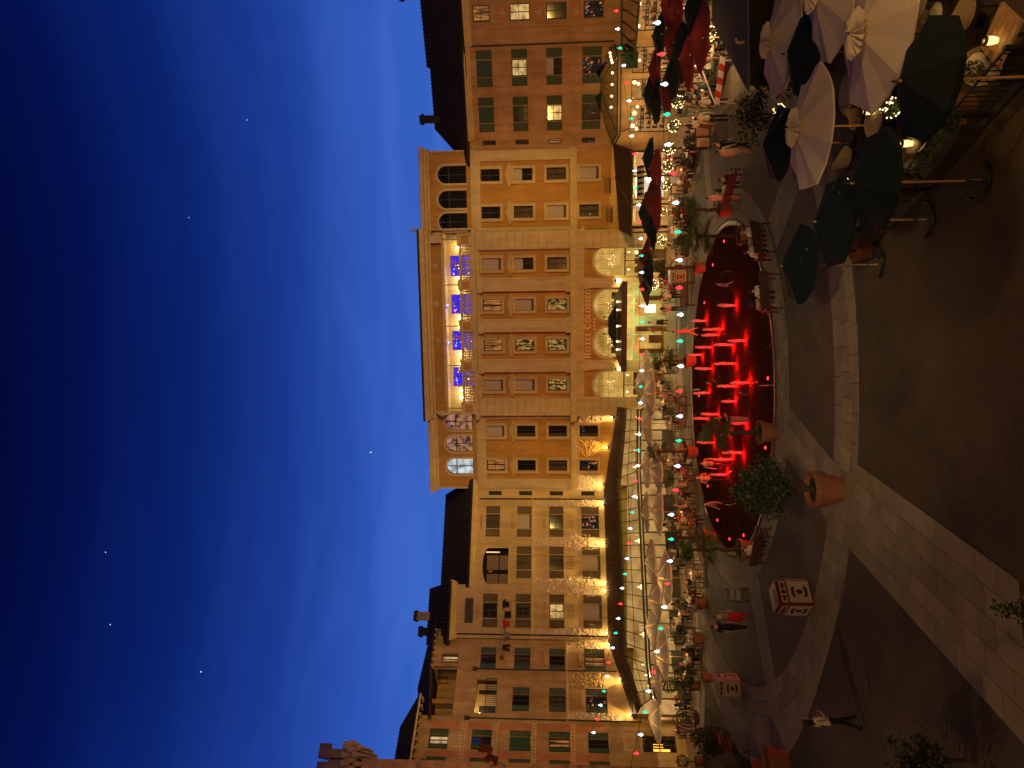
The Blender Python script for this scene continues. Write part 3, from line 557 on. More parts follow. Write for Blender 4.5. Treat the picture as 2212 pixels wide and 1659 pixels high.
# letters, stars
brass = mat('gilded_letter', (.92, .78, .52), .4, .05)
def letter(ch, h):
    mm = M(); t = h*.15; s = h*.07; y0, y1 = -.09, 0; w_ = {'H': .82, 'O': .95, 'T': .74, 'E': .62, 'L': .60, 'C': .85, 'S': .58}[ch]*h
    st = lambda x, z0=0, z1=h: mm.box(x, x+t, y0, y1, z0, z1)
    sf = lambda x, z: mm.box(x-s, x+t+s, y0-.004, y1, z, z+s*.8)
    if ch == 'H': st(s); st(w_-t-s); mm.box(s+t, w_-t-s, y0+.01, y1, h*.47, h*.54); [sf(x, z) for x in (s, w_-t-s) for z in (0, h-s*.8)]
    if ch == 'T': st(w_/2-t/2, 0, h-s); mm.box(0, w_, y0+.01, y1, h-s*1.1, h); sf(w_/2-t/2, 0); mm.box(0, s*.8, y0, y1, h*.8, h-s*1.1).box(w_-s*.8, w_, y0, y1, h*.8, h-s*1.1)
    if ch in 'EL': st(s); mm.box(s+t, w_, y0+.01, y1, 0, s*1.1).box(w_-s*.8, w_, y0, y1, s*1.1, h*.22); sf(s, h-s*.8)
    if ch == 'E': mm.box(s+t, w_*.97, y0+.01, y1, h-s*1.1, h).box(s+t, w_*.75, y0+.01, y1, h*.48, h*.55).box(w_*.97-s*.8, w_*.97, y0, y1, h*.8, h-s*1.1)
    if ch in 'OC':
        n = 20; ra = range(n+1); a0, a1 = (0, 360) if ch == 'O' else (48, 312); cx = w_/2; P = []
        for i in ra:
            a = R(a0+(a1-a0)*i/n); P.append(((cx+w_/2*math.cos(a), h/2+h*.52*math.sin(a)), (cx+(w_/2-t)*math.cos(a), h/2+h*.44*math.sin(a))))
        for (o1, i1), (o2, i2) in zip(P, P[1:]): mm.prism([o1, o2, i2, i1], y0, y1)
    if ch == 'S':
        pts = [(.92, .78), (.75, .95), (.45, .97), (.18, .82), (.25, .62), (.55, .5), (.82, .36), (.85, .15), (.6, .03), (.3, .04), (.06, .22)]
        for i, ((xa, za), (xb, zb)) in enumerate(zip(pts, pts[1:])):
            k = (.5 if i in (0, 9) else .8 if i in (1, 2, 7, 8) else 1)*t/2; d = Vector((xb*w_-xa*w_, zb*h-za*h)).normalized(); n_2 = Vector((-d.y, d.x))*k; A, B = Vector((xa*w_, za*h)), Vector((xb*w_, zb*h))
            mm.prism([tuple(A-n_2), tuple(B-n_2), tuple(B+n_2), tuple(A+n_2)], y0, y1)
    return mm, w_
sg = empty('hotel_sign', W(ho, 0, cy0-.012), ho.rotation_euler.z, 'gilded serif lettering HOTEL COLOSSEO above the entrance arches', 'sign')
def word(txt, x0, x1, z, hb, hs):
    L = [letter(c, hb if i == 0 else hs) for i, c in enumerate(txt)]; tot = sum(w_ for _, w_ in L); gap = (x1-x0-tot)/(len(txt)-1); x = x0
    for (mm, w_), c in zip(L, txt): ob('letter', mm.mesh('letter', brass), sg, (x, 0, z)); x += w_+gap
word('HOTEL', -2.75, -.62, 6.15, .52, .42); word('COLOSSEO', -.3, 2.95, 6.15, .52, .42)
sp = [(.1*math.cos(R(90+36*k))*(1 if k % 2 == 0 else .42), .1*math.sin(R(90+36*k))*(1 if k % 2 == 0 else .42)) for k in range(10)]
sm_ = M().prism(sp, -.04, 0).mesh('star', brass)
for k in range(4): ob('star', sm_, sg, (-.34+k*.283, 0, 5.83))
# entrance canopy
ec = empty('entrance_canopy', W(ho, 0, cy0, 0), ho.rotation_euler.z, 'dark glazed entrance canopy with a row of bulbs over the hotel doors', 'canopy')
ob('frame', M().box(-3.55, 3.5, -2.2, -.02, 3.42, 3.62).box(-3.6, 3.55, -2.28, -2.2, 3.38, 3.82).box(-3.62, -3.55, -2.2, -.02, 3.38, 3.8).box(3.5, 3.57, -2.2, -.02, 3.38, 3.8).mesh('frame', mat('bronze_green_metal', (.05, .05, .035), .4, metal=.5)), ec)
ob('glass_roof', M().add([(-3.55, -2.2, 3.82), (3.5, -2.2, 3.82), (1.9, -.05, 4.3), (-1.8, -.05, 4.3)], [(0, 1, 2, 3)]).add([(-1.85, -1.1, 4.1), (1.85, -1.1, 4.1), (.7, -.6, 4.72), (-.7, -.6, 4.72), (-.7, -.05, 4.75), (.7, -.05, 4.75)], [(0, 1, 2, 3), (3, 2, 5, 4)]).mesh('glass_roof', mat('dark_canopy_glass', (.03, .035, .025), .15, spec=.6)), ec)
for x in (-.68, .68): ob('finial', M().lathe([(.02, 0), (.02, .25), (.07, .3), (.07, .38), (.01, .46)], 8).mesh('finial', black), ec, (x, -.6, 4.7))
for x in (1.95, 1.3, 0, -1.25, -1.9): ob('bulb', cached('cbulb', lambda: M().ball((0, 0, 0), .085, 8).mesh('bulb', bulbw)), ec, (x, -1.5, 4.08))
for x, z in ((3.62, 3.95), (-3.56, 3.85)):
    wl = empty('wall_lantern', W(ho, x, -.95, z), ho.rotation_euler.z, 'glowing wall lantern on the entrance column %s of the hotel doors' % ('right' if x > 0 else 'left'), 'lantern')
    ob('glass', M().lathe([(.1, -.2), (.16, .12), (.05, .2)], 6).mesh('glass', lampw), wl); ob('cap', M().lathe([(.17, .12), (.2, .16), (.03, .3)], 6).mesh('cap', black), wl)
    light('POINT', 'lantern_light', (0, -.15, 0), 130, (1, .72, .28), .12, parent=wl)
# loggia
moulding(ho, 'loggia_floor', -7.7, 7.8, ((.5, 15.5, 15.6), (.75, 15.6, 15.78), (.66, 15.78, 15.9)))
bx('loggia_slab', ho, cream, -7.7, 7.8, -.5, 2.7, 15.7, 15.86)
PX = (7.16, 3.47, .05, -3.3, -6.97); bal = M().lathe([(.09, 0), (.09, .07), (.045, .1), (.085, .24), (.075, .36), (.04, .52), (.05, .58), (.09, .64), (.09, .70)], 8).mesh('baluster', cream, True)
for p in PX:
    ob('pedestal', M().box(p-.46, p+.46, -.72, -.1, 15.9, 16.95).box(p-.52, p+.52, -.78, -.04, 16.95, 17.08).mesh('pedestal', cream), ho); ob('pedestal_panel', M().box(p-.3, p+.3, -.75, -.72, 16.1, 16.75).mesh('pedestal_panel', orange), ho)
for a, b in zip(PX[1:], PX):
    ob('handrail', M().box(a+.46, b-.46, -.62, -.3, 16.78, 16.95).box(a+.46, b-.46, -.6, -.32, 15.9, 16.0).mesh('handrail', cream), ho); n = 12
    for k in range(n): ob('baluster', bal, ho, (a+.46+(b-a-.92)*(k+.5)/n, -.46, 16.02))
wall(ho, 'loggia_back_wall', -7.6, 7.7, 15.86, 18.3, [(4.2, 5.9, 15.9, 18.0), (1.0, 2.65, 15.9, 18.0), (-2.15, -.5, 15.9, 18.0), (-5.35, -3.68, 15.9, 18.0)], cream, 1.3, .4)
for x in (5.05, 1.82, -1.33, -4.52):
    lw = ob('loggia_window', M().box(-.85, .85, 1.4, 1.46, .9, .96).box(-.03, .03, 1.4, 1.46, 0, 2.1).mesh('loggia_window', frame_dk), ho, (x, 0, 15.9)); ob('pane', M().box(-.85, .85, 1.42, 1.425, 0, 2.1).mesh('pane', pane_m), lw)
    bs_ = M(); rnd = random.Random(int(x*7)); [bs_.ball((rnd.uniform(-.7, .7), 1.7, rnd.uniform(.2, 1.9)), rnd.uniform(.025, .05), 6, rnd.randrange(3)) for _ in range(9)]; bs_.tube([(-.7, 1.8, rnd.uniform(.3, 1)), (.7, 1.8, rnd.uniform(1, 1.9))], .03, 4, 3); ob('bar_lights', bs_.mesh('bar_lights', [bulbw, bulbr, bulbc, MATS['lobby_joinery']]), lw)
    ob('bar_room', M().box(-.9, .9, 2.1, 2.14, 0, 2.15).mesh('bar_room', blueroom), lw)
for x in (6.6, 3.95, 3.0, .65, -.2, -2.5, -3.35, -5.7, -6.3):
    wl = ob('loggia_lamp', cached('llamp', lambda: M().lathe([(.05, -.14), (.09, .1), (.02, .16)], 6).mesh('loggia_lamp', lampw)), ho, (x, 1.15, 17.25)); light('POINT', 'loggia_light', (x, .95, 17.2), 30, (1, .78, .36), .06, parent=ho)
for x in (4.4, 1.2, -1.9, -5.0): light('POINT', 'bar_light', (x, .2, 17.9), 22, (.16, .06, 1), .1, parent=ho)
for x in (1.8, -1.35):
    ob('blue_bulb', M().ball((0, 0, 0), .07, 8).mesh('blue_bulb', emit('blue_bulb', (.1, .2, 1), 9)), ho, (x, -.15, 18.1))
for x in PX: ob('awning_post', M().tube([(x, -.4, 17.05), (x, -.4, 18.2)], .035, 6).tube([(x, -.4, 18.15), (x+.1, -.7, 18.32)], .03, 5).mesh('awning_post', black), ho)
bx('awning_case', ho, cream, -6.4, 6.5, -.75, -.45, 18.2, 18.42); bx('loggia_soffit', ho, cream, -7.6, 7.7, -.3, 1.4, 18.28, 18.45)
bx('attic_wall', ho, orange, -7.6, 7.7, -.35, -.05, 18.45, 19.35); moulding(ho, 'attic_cornice', -7.6, 7.7, ((.5, 19.3, 19.5), (.75, 19.5, 19.75), (1.05, 19.75, 20.15)))
ob('attic_roof', M().box(-7.95, 8.0, -1.2, 9, 20.15, 20.3).mesh('attic_roof', rooft), ho)
ros = M().lathe([(.26, 0), (.24, .03), (.1, .035), (.12, .07), (.03, .09)], 10)
for k in range(8): ros.ball((.2*math.cos(k*.785), .2*math.sin(k*.785), .03), .09, 6, 0, .5)
ros = ros.mesh('rosette', cream, True)
for x in (5.0, 1.89, -1.32, -4.53): ob('rosette', ros, ho, (x, -.35, 18.98), rx=math.pi/2)
for s, x in ((1, 7.1), (-1, -6.95)):
    ob('scroll_bracket', M().prism([(x-.2, 18.42), (x+.55*s, 18.42), (x+.65*s, 18.7), (x+.55*s, 19.0), (x+.3*s, 19.3), (x-.2, 19.3)], -.8, -.35).mesh('scroll_bracket', cream), ho)
ob('mast', M().tube([(8.0, -.3, 15.5), (8.0, -.3, 21.0)], .09, 6).tube([(7.6, -.3, 20.4), (8.4, -.3, 20.4)], .02, 4).tube([(7.6, -.3, 20.9), (8.4, -.3, 20.9)], .02, 4).tube([(7.6, -.3, 20.4), (7.6, -.3, 20.9)], .02, 4).tube([(8.4, -.3, 20.4), (8.4, -.3, 20.9)], .02, 4).mesh('mast', cream), ho)
bx('roof_vent', ho, black, -12.0, -11.5, 1, 1.4, 20.05, 20.35)
for x, z in ((8.9, 4.75), (11.2, 4.9)):
    fb = ob('flower_balcony', M().box(x-.6, x+.6, -.5, -.02, z-.35, z-.28).mesh('flower_balcony', black), ho)
    ob('railing', M().box(x-.6, x+.6, -.5, -.47, z+.1, z+.14).mesh('railing', black), fb)
    for k in range(9): ob('rail_bar', cached('rb', lambda: M().box(-.012, .012, -.5, -.476, -.28, .1).mesh('rail_bar', black)), fb, (x-.56+k*.14, 0, z))

# the wing the photograph was taken from, closing the square behind the viewer
nb_ = empty('near_building', (0, -2.2, 0), 0, 'long plain hotel wing closing the square behind the viewpoint', 'building')
ob('wall', M().box(-60, 60, -1, 0, 0, 27).box(-60, -45, 0, 44, 0, 22).box(45, 60, 0, 44, 0, 22).mesh('wall', terra), nb_); ob('roof', M().box(-60, 60, -8, .6, 27, 28).mesh('roof', rooft), nb_)
# ------------------------------------------------------------------ left row: beige house with brown painted shutters
ha = empty('beige_house', (-8.9, 59.7, 0), R(22), 'beige house with brown painted shutters and glowing uplit rough stone strips', 'building')
ZR = ((13.9, 1.2), (11.2, 1.22), (8.48, 1.2), (5.46, 1.49)); CA = (-3.08, -6.47); KA = ['C.', 'BC', 'DV', 'RB']
ops = [(c-.6, c+.6, z, z+h) for i, c in enumerate(CA) for r, (z, h) in enumerate(ZR) if KA[r][i] != '.']+[(-8.25, -5.33, 13.1, 15.28, .5)]+[(-.81, -.45, z, z+1.15) for z in (13.8, 11.15, 8.48, 5.78)]
wall(ha, 'wall', -8.4, .4, 0, 15.9, ops, beige)
for i, c in enumerate(CA):
    for r, (z, h) in enumerate(ZR):
        if KA[r][i] != '.': window(ha, c, z, 1.2, h, KA[r][i], shut=(.62, .07), shm=brown_sh, surm=beige)
for z in (13.8, 11.15, 8.48, 5.78): window(ha, -.63, z, .36, 1.15, 'D', bars='v', surm=beige)
nb = ob('loggia_opening', M().box(-8.3, -5.28, -.08, 0, 13.0, 13.1).mesh('loggia_opening', cream), ha)
ob('room', M().box(-8.3, -5.3, 1.2, 1.25, 13.0, 15.4).mesh('room', void), nb); ob('door', M().box(-7.0, -5.8, 1.05, 1.15, 13.1, 15.0).box(-8.2, -7.35, 1.05, 1.15, 13.1, 15.0).mesh('door', curt), nb); ob('lantern', M().lathe([(.08, 0), (.12, .3), (.02, .4)], 6, (-7.15, .9, 14.5)).mesh('lantern', terra), nb); ob('rail', M().tube([(-8.25, .1, 13.9), (-5.33, .1, 13.9)], .025, 5).mesh('rail', black), nb)
ob('light_strip', M().box(-5.6, -5.5, .9, .95, 13.9, 15.1).mesh('light_strip', emit('strip', (1, .6, .25), 1.2)), nb)
wall(ha, 'bay_wall', -12.45, -8.4, 0, 17.3, [(-10.36-.6, -10.36+.6, z, z+h) for z, h in ZR], beige, -.3, .6)
bx('bay_side', ha, beige, -8.42, -8.36, -.29, .5, 0, 17.28); bx('bay_side', ha, beige, -12.5, -12.44, -.29, 3, 0, 17.28)
for (z, h), k in zip(ZR, 'DVLB'): window(ha, -10.36, z, 1.2, h, k, y=-.3, shut=(.62, .07), shm=brown_sh, surm=beige)
bx('vent_grille', ha, brown_sh, -11.36, -9.44, -.34, -.3, 15.88, 16.56)
for k in range(9): ob('grille_slat', cached('gsl', lambda: M().box(-11.34, -9.46, -.36, -.34, 15.9, 15.94).mesh('grille_slat', frame_dk)), ha, (0, 0, k*.073))
moulding(ha, 'eaves_cornice', -8.4, .3, ((.2, 15.85, 15.98), (.38, 15.98, 16.15), (.55, 16.15, 16.35)), cream)
moulding(ha, 'eaves_cornice', -12.45, -8.3, ((.5, 17.25, 17.38), (.68, 17.38, 17.55), (.85, 17.55, 17.75)), cream)
moulding(ha, 'string_course', -8.4, .3, ((.1, 10.98, 11.06), (.16, 11.06, 11.14)), cream); moulding(ha, 'string_course', -12.45, -8.4, ((.4, 10.98, 11.06), (.46, 11.06, 11.14)), cream)
body(ha, -12.4, .5, 15.9, 9); bx('bay_block', ha, beige, -12.4, -8.4, .8, 7, 15.9, 17.3)
pitched(ha, -8.6, .5, 16.36, 19.6, .6, 5.5); pitched(ha, -13.0, -8.2, 17.76, 20.6, 1.0, 5.5); chimney(ha, -10.6, 5.2, 20, 21.5, .7, terra); chimney(ha, -11.9, 5.2, 20, 21.0, .7, rooft)
for c in (-3.08, -6.47, -10.36):
    y = -.3 if c < -9 else 0
    pb = bx('painted_baluster_panel', ha, beige, c-.62, c+.62, y-.02, y, 7.5, 8.35)
    for k in range(6): ob('painted_baluster', cached('pbal', lambda: M().lathe([(.03, 0), (.075, .2), (.04, .36), (.055, .5), (.03, .62)], 6, sy=.25).mesh('painted_baluster', ochre2)), pb, (c-.5+k*.2, y-.03, 7.62))
    for z in (10.0, 12.75, 15.4):
        if c == -6.47 and z > 12: continue
        ob('painted_hood', M().prism([(c-.75, z), (c+.75, z), (c+.6, z+.16), (c, z+.26), (c-.6, z+.16)], y-.03, y).mesh('painted_hood', ochre2), ha)
rough_strip(ha, [(-1.75, 5.1), (-1.25, 5.1), (-1.25, 10.9), (-1.75, 10.9)], seed=2); rough_strip(ha, [(-5.3, 5.1), (-4.45, 5.1), (-4.0, 7.4), (-4.3, 8.4), (-4.3, 10.9), (-5.2, 10.9), (-5.2, 8.4), (-5.5, 7.2)], seed=3)
rough_strip(ha, [(-8.38, 5.1), (-7.9, 5.1), (-7.5, 7.2), (-7.7, 8.4), (-7.7, 10.9), (-8.38, 10.9)], seed=4); rough_strip(ha, [(-.4, 5.4), (.35, 5.4), (.35, 10.9), (-.3, 10.9)], seed=8)
for pl_, sd in (([(-9.1, 5.1), (-8.45, 5.1), (-8.45, 10.9), (-8.95, 10.9), (-8.95, 8.4), (-9.3, 7.2)], 5), ([(-12.4, 5.1), (-11.85, 5.1), (-11.5, 7.2), (-11.75, 8.4), (-11.75, 10.9), (-12.4, 10.9)], 6)): rough_strip(ha, pl_, seed=sd).location.y = -.3
pipe(ha, -1.15, 5, 15.6, head=False); pipe(ha, -12.2, 5, 17.0, -.42)
for k, (x, y) in enumerate(((-1.55, 0), (-4.87, 0), (-8.12, 0), (-8.72, -.3), (-11.95, -.3))): uplight(W(ha, x, y-.24, 5.12), ha.rotation_euler.z, 'bright uplight on the beige house, %s from the hotel' % ('nearest', 'second', 'third', 'fourth', 'fifth')[k])
for k, (x, z) in enumerate(((-7.85, 4.3), (-10.45, 4.75), (-13.75, 5.15))):
    uplight(W(ho, x, -.26, z), ho.rotation_euler.z, 'bright uplight on the ochre hotel wing, %s from the entrance' % ('nearest', 'second', 'farthest')[k]); 
rough_strip(ho, [(-11.2, 4.6), (-9.9, 4.6), (-9.8, 7.2), (-11.3, 7.2)], seed=12, mt=orange, d=.03); rough_strip(ho, [(-14.05, 5.0), (-13.0, 5.0), (-13.0, 7.2), (-14.05, 7.2)], seed=13, d=.03); rough_strip(ho, [(-8.3, 4.2), (-7.65, 4.2), (-7.65, 7.2), (-8.3, 7.2)], seed=14, d=.03)

# ------------------------------------------------------------------ ochre house with green-blue shutters and roof terrace
hb = empty('ochre_house', (-20.64, 54.96, 0), R(50), 'patchy ochre house with blue-green shutters, balcony niche and roof terrace', 'building')
CB = (-1.53, -4.72); ZB = ((13.87, 1.22), (11.17, 1.27), (8.47, 1.22), (5.38, 1.58)); KB = ['V.', 'CD', 'DC', 'WR']
ops = [(c-.4, c+.4, z, z+h) for i, c in enumerate(CB) for r, (z, h) in enumerate(ZB) if KB[r][i] != '.']+[(-5.78, -3.13, 13.68, 15.22)]
wall(hb, 'wall', -6.25, .3, 0, 16.8, ops, ochre2)
for i, c in enumerate(CB):
    for r, (z, h) in enumerate(ZB):
        if KB[r][i] != '.': window(hb, c, z, .8, h, KB[r][i], shut=(.46, .03), shm=teal_sh, open_sh=.25, hood=(r > 1), surm=ochre2)
wall(hb, 'attic_wall', -2.25, .3, 16.8, 19.0, [(-1.85, -1.28, 16.85, 18.15)], ochre2); window(hb, -1.565, 16.85, .57, 1.3, 'L', bars='v', sur=.08, surm=ochre2)
bn = bx('balcony_niche', hb, cream, -5.8, -3.1, 1.0, 1.05, 13.6, 15.3); bx('niche_floor', hb, cream, -5.8, -3.1, .0, 1.0, 13.6, 13.68)
ob('niche_door', M().box(-3.92, -3.62, .92, 1.0, 13.7, 15.1).box(-5.5, -4.85, .92, 1.0, 13.7, 15.0).mesh('niche_door', frame_dk), bn); ob('railing', M().box(-5.78, -3.13, .02, .05, 14.45, 14.5).mesh('railing', black), bn)
for k in range(18): ob('rail_bar', cached('rbb', lambda: M().box(-.012, .012, .022, .045, 13.69, 14.45).mesh('rail_bar', black)), bn, (-5.7+k*.15, 0, 0))
nl = ob('niche_lamp', M().ball((-5.62, .5, 14.9), .09, 8).mesh('niche_lamp', lampw), bn); light('POINT', 'niche_light', (-5.5, .3, 14.85), 26, (1, .72, .35), .08, parent=hb)
bx('attic_block', hb, ochre2, -2.25, 1.2, .45, 5, 16.4, 18.8); bx('terrace_back', hb, terra, -6.2, -2.2, 2.2, 2.3, 16.5, 18.6); bx('terrace_floor', hb, ochre2, -6.2, -2.2, .1, 2.3, 16.5, 16.6); bx('terrace_parapet', hb, ochre2, -6.28, -2.2, -.06, .12, 16.72, 16.84)
ob('trellis', M().box(-2.5, -2.4, .2, .25, 16.8, 18.4).box(-3.1, -3.0, .2, .25, 17.5, 18.4).box(-3.2, -2.4, .2, .25, 18.2, 18.3).mesh('trellis', black), hb); ob('terrace_post', M().box(-4.9, -4.6, .5, .8, 16.8, 18.6).mesh('terrace_post', terra), hb)
rf = ob('roof', M().add([(1.6, -.7, 19.0), (-2.4, -.7, 18.95), (-6.5, -.7, 18.45), (-6.5, 4, 19.6), (-2.1, 4, 20.6), (1.6, 4, 20.3)], [(0, 1, 4, 5), (1, 2, 3, 4)]).add([(1.6, -.7, 18.9), (-2.4, -.7, 18.85), (-6.5, -.7, 18.35), (1.6, -.7, 19.0), (-2.4, -.7, 18.95), (-6.5, -.7, 18.45), (1.6, 4, 18.9), (-2.4, 4, 18.85), (-6.5, 4, 18.35)], [(0, 1, 4, 3), (1, 2, 5, 4), (0, 1, 7, 6), (1, 2, 8, 7)]).mesh('roof', rooft), hb)
for k in range(7): ob('rafter_end', cached('raft', lambda: M().prism([(0, 0), (.1, 0), (.1, .16), (0, .16)], -.65, 0).mesh('rafter_end', cream)), hb, (-2.5+k*.5, 0, 18.72))
moulding(hb, 'string_course', -6.25, 0, ((.08, 8.24, 8.3), (.14, 8.3, 8.38)), cream); body(hb, -6.2, .2, 16.5, 8, ochre2)
rough_strip(hb, [(-.55, 5), (0, 5), (0, 8.2), (-.45, 8.2)], seed=21); rough_strip(hb, [(-3.6, 5.6), (-2.6, 5.4), (-2.5, 8.2), (-3.7, 8.2)], seed=22, mt=ochre2); rough_strip(hb, [(-6.2, 4.4), (-5.5, 4.4), (-5.6, 8.2), (-6.2, 8.2)], seed=23)
pipe(hb, -2.42, 4.5, 15.5, head=True); pipe(hb, -6.18, 3, 15.8, head=True)
for k, (x, z) in enumerate(((-.27, 4.95), (-3.11, 4.31), (-5.73, 3.75))): uplight(W(hb, x, -.24, z), hb.rotation_euler.z, 'bright uplight on the ochre house, %s' % ('beside the beige house', 'between the shuttered windows', 'at its far corner')[k], 65)

# ------------------------------------------------------------------ narrow painted house with green shutters
hc = empty('painted_house', (-24.683, 50.142, 0), R(52), 'narrow house with painted red panels, ornamental bands and green shutters', 'building')
ZC = ((16.95, 1.38), (13.8, 1.45), (11.0, 1.5), (8.2, 1.48), (5.45, 1.45)); ops = [(c-.31, c+.31, z, z+h) for c in (-1.45, -3.4) for z, h in ZC]+[(-1.95, -.8, .7, 3.07)]
wall(hc, 'wall', -5, .25, 0, 19.3, ops, ochre2)
for c in (-1.45, -3.4):
    for (z, h), k in zip(ZC, ('LDGWD' if c > -2 else 'DDDDD')): window(hc, c, z, .62, h, k, shut=(.36, .03), shm=green_sh, open_sh=.3, bars='v', surm=cream)
for z in (15.72, 13.4, 10.6, 7.82):
    fb = bx('painted_frieze', hc, cream, -4.9, .2, -.025, 0, z, z+.28)
    for k in range(20): ob('frieze_knot', cached('knot', lambda: M().lathe([(.09, 0), (.06, .02)], 8).mesh('frieze_knot', redpan)), fb, (-4.8+k*.25, -.03, z+.14), rx=math.pi/2)
for z0, z1 in ((16.2, 18.5), (13.85, 15.6), (11.0, 13.3), (8.2, 10.5), (5.6, 7.7)):
    for xa, xb in ((-.7, -.15), (-2.72, -2.25)): ob('painted_panel', M().box(xa, xb, -.015, 0, z0, z1).mesh('painted_panel', redpan), hc)
pbp = bx('baluster_panel', hc, cream, -1.95, -.95, -.02, 0, 16.05, 16.8)
for k in range(5): ob('painted_baluster', CACHE['pbal'], pbp, (-1.8+k*.18, -.03, 16.1))
hcr = ob('roof', M().add([(1.5, -.7, 19.35), (-6, -.7, 19.35), (-6, 4.5, 21.6), (1.5, 4.5, 21.6)], [(0, 1, 2, 3)]).add([(1.5, -.7, 19.25), (-6, -.7, 19.25), (-6, -.7, 19.35), (1.5, -.7, 19.35), (1.5, .3, 19.25), (-6, .3, 19.25), (1.5, 4.5, 19.3)], [(0, 1, 2, 3), (0, 1, 5, 4)]).mesh('roof', rooft), hc); tiles('roof_tiles', (1.5, 4.5, 21.6), (-6, 4.5, 21.6), (1.5, -.75, 19.36), (-6, -.75, 19.36), .3, .5, rooft, hcr)
bx('gutter', hc, cream, -6, 1.5, -.78, -.7, 19.22, 19.36)
for k in range(11): ob('rafter_end', CACHE['raft'], hc, (1.2-k*.6, 0, 19.05))
bx('rear_block', hc, ochre2, -5, .2, 1.3, 7, 0, 19.2); bx('shopfront_surround', hc, cream, -2.1, -.65, -.05, 0, 3.07, 3.25)
dr = ob('shop_door', M().box(-1.95, -.8, .2, .26, 1.82, 1.9).box(-1.4, -1.35, .2, .26, .7, 3.05).mesh('shop_door', frame_dk), hc); ob('pane', M().box(-1.95, -.8, .22, .225, .7, 3.05).mesh('pane', pane_m), dr); ob('room', M().box(-2, -.75, .8, .82, .7, 3.1).mesh('room', void), dr)
neon = emit('orange_neon', (1, .35, .05), 4); ob('neon_sign', M().box(-1.75, -1.6, .3, .33, 1.15, 2.3).box(-1.32, -1.26, .3, .33, 1.6, 2.3).box(-1.48, -1.44, .3, .33, 1.6, 2.3).mesh('neon_sign', neon), dr)
ps = empty('painted_wall_sign', W(hc, -1.3, -.012, 0), hc.rotation_euler.z, 'small faded brown writing painted on the cream wall above the neon shop door', 'sign')
rr = random.Random(4)
for row_ in range(3):
    for k in range(6):
        mm = M(); x = -.5+k*.17
        for q in range(3): xa, xb = x+rr.uniform(0, .12), x+rr.uniform(0, .12); mm.tube([(xa, 0, 4.24-row_*.2), (xb, 0, 4.1-row_*.2)], .012, 4)
        ob('stroke', mm.mesh('stroke', redpan), ps)
ob('plaque', M().box(-.62, .62, .004, .01, 3.55, 4.4).mesh('plaque', cream), ps)

# ------------------------------------------------------------------ castle tower at the edge
to = empty('brick_tower', (-26.9, 43.1, 0), R(32), 'tall brown brick tower with machicolated top', 'tower')
ob('shaft', M().box(-2.6, 2.55, -2.2, 2.6, 0, 21.4).mesh('shaft', stone_dk), to); ob('crown', M().box(-3.2, 3.0, -2.8, 3.2, 22.0, 23.4).mesh('crown', stone_dk), to)
cb = M().lathe([(.03, 0), (.16, .25), (.2, .55)], 8).mesh('corbel', mat('pale_corbel', (.42, .3, .15), .9))
for j in range(3):
    for k in range(15): ob('corbel', cb, to, (-3.3+.3*j*0+k*.46+.2*(j % 2), -2.35-.28*j, 21.3+.32*j)); ob('corbel', cb, to, (2.7+.28*j, -2.9+k*.42, 21.3+.32*j))
for k in range(7): ob('merlon', M().box(-.27, .27, -.25, .25, 0, .65).mesh('merlon', stone_dk), to, (-3.1+k*1.02, -2.5, 23.4)); ob('merlon', M().box(-.25, .25, -.27, .27, 0, .65).mesh('merlon', stone_dk), to, (2.7, -2.5+k*.95, 23.4))
for k in range(6): ob('arrow_slot', M().box(-.06, .06, -.02, .02, 0, .9).mesh('arrow_slot', black), to, (-2.8+k*1.05, -2.82, 22.4))
bx('string_band', to, stone_dk, -2.72, 2.67, -2.32, 2.72, 17.6, 17.9)
rr = random.Random(9)
for j in range(22):
    x = -2.6
    while x < 2.5:
        L = rr.uniform(.45, .95); ob('stone', M().box(x+.015, min(2.56, x+L)-.015, -2.2-rr.uniform(.02, .06), -2.2, 0, .40).mesh('stone', stone_dk), to, (0, 0, .2+j*.43)); x += L
for k in range(2):
    fl = empty('banner_flag', (-22.75-.55*k, 42.0, 13.9-.35*k), R(12), '%s of two small dark red banners hanging from a slanted pole on the tower' % ('upper', 'lower')[k], 'flag')
    ob('cloth', wave_panel(.5, .85, 6, .03).mesh('cloth', mat('banner_red', (.09, .011, .01), .8)), fl, (.1, 0, -.8), ry=.35); ob('emblem', M().lathe([(.13, 0), (.13, .01), (.08, .012)], 12).mesh('emblem', mat('faded_gold', (.3, .13, .03), .6)), fl, (.0, -.06, -.4), rx=math.pi/2)
    if k == 0: ob('pole', M().tube([(-.7, 0, -1.7), (.35, 0, .35)], .03, 6).mesh('pole', black), fl)

# ------------------------------------------------------------------ right row
hd = empty('orange_house', (18.71, 55.45, 0), R(-27), 'weathered orange house with flat green shutters right of the hotel', 'building')
CD = (6.27, 2.94); ZD = ((13.8, 1.22), (11.1, 1.2), (8.42, 1.2), (5.42, 1.46)); KD = ['GG', 'LD', 'HL', 'RC']
ops = [(c-.6, c+.6, z, z+h) for c in CD for z, h in ZD]+[(.64, 1.02, z, z+1.08) for z in (13.75, 11.1, 8.45, 5.8)]+[(1.3, 3.3, .1, 3.1), (3.7, 5.2, .1, 3.1), (5.6, 7.4, .1, 3.1)]
wall(hd, 'wall', -.2, 7.86, 0, 15.9, ops, terra)
for i, c in enumerate(CD):
    for r, (z, h) in enumerate(ZD): window(hd, c, z, 1.2, h, KD[r][i], shut=(.62, .06), shm=green_sh, surm=terra)
for z, k in ((13.75, 'D'), (11.1, 'D'), (8.45, 'W'), (5.8, 'D')): window(hd, .83, z, .38, 1.08, k, bars='v', surm=terra)
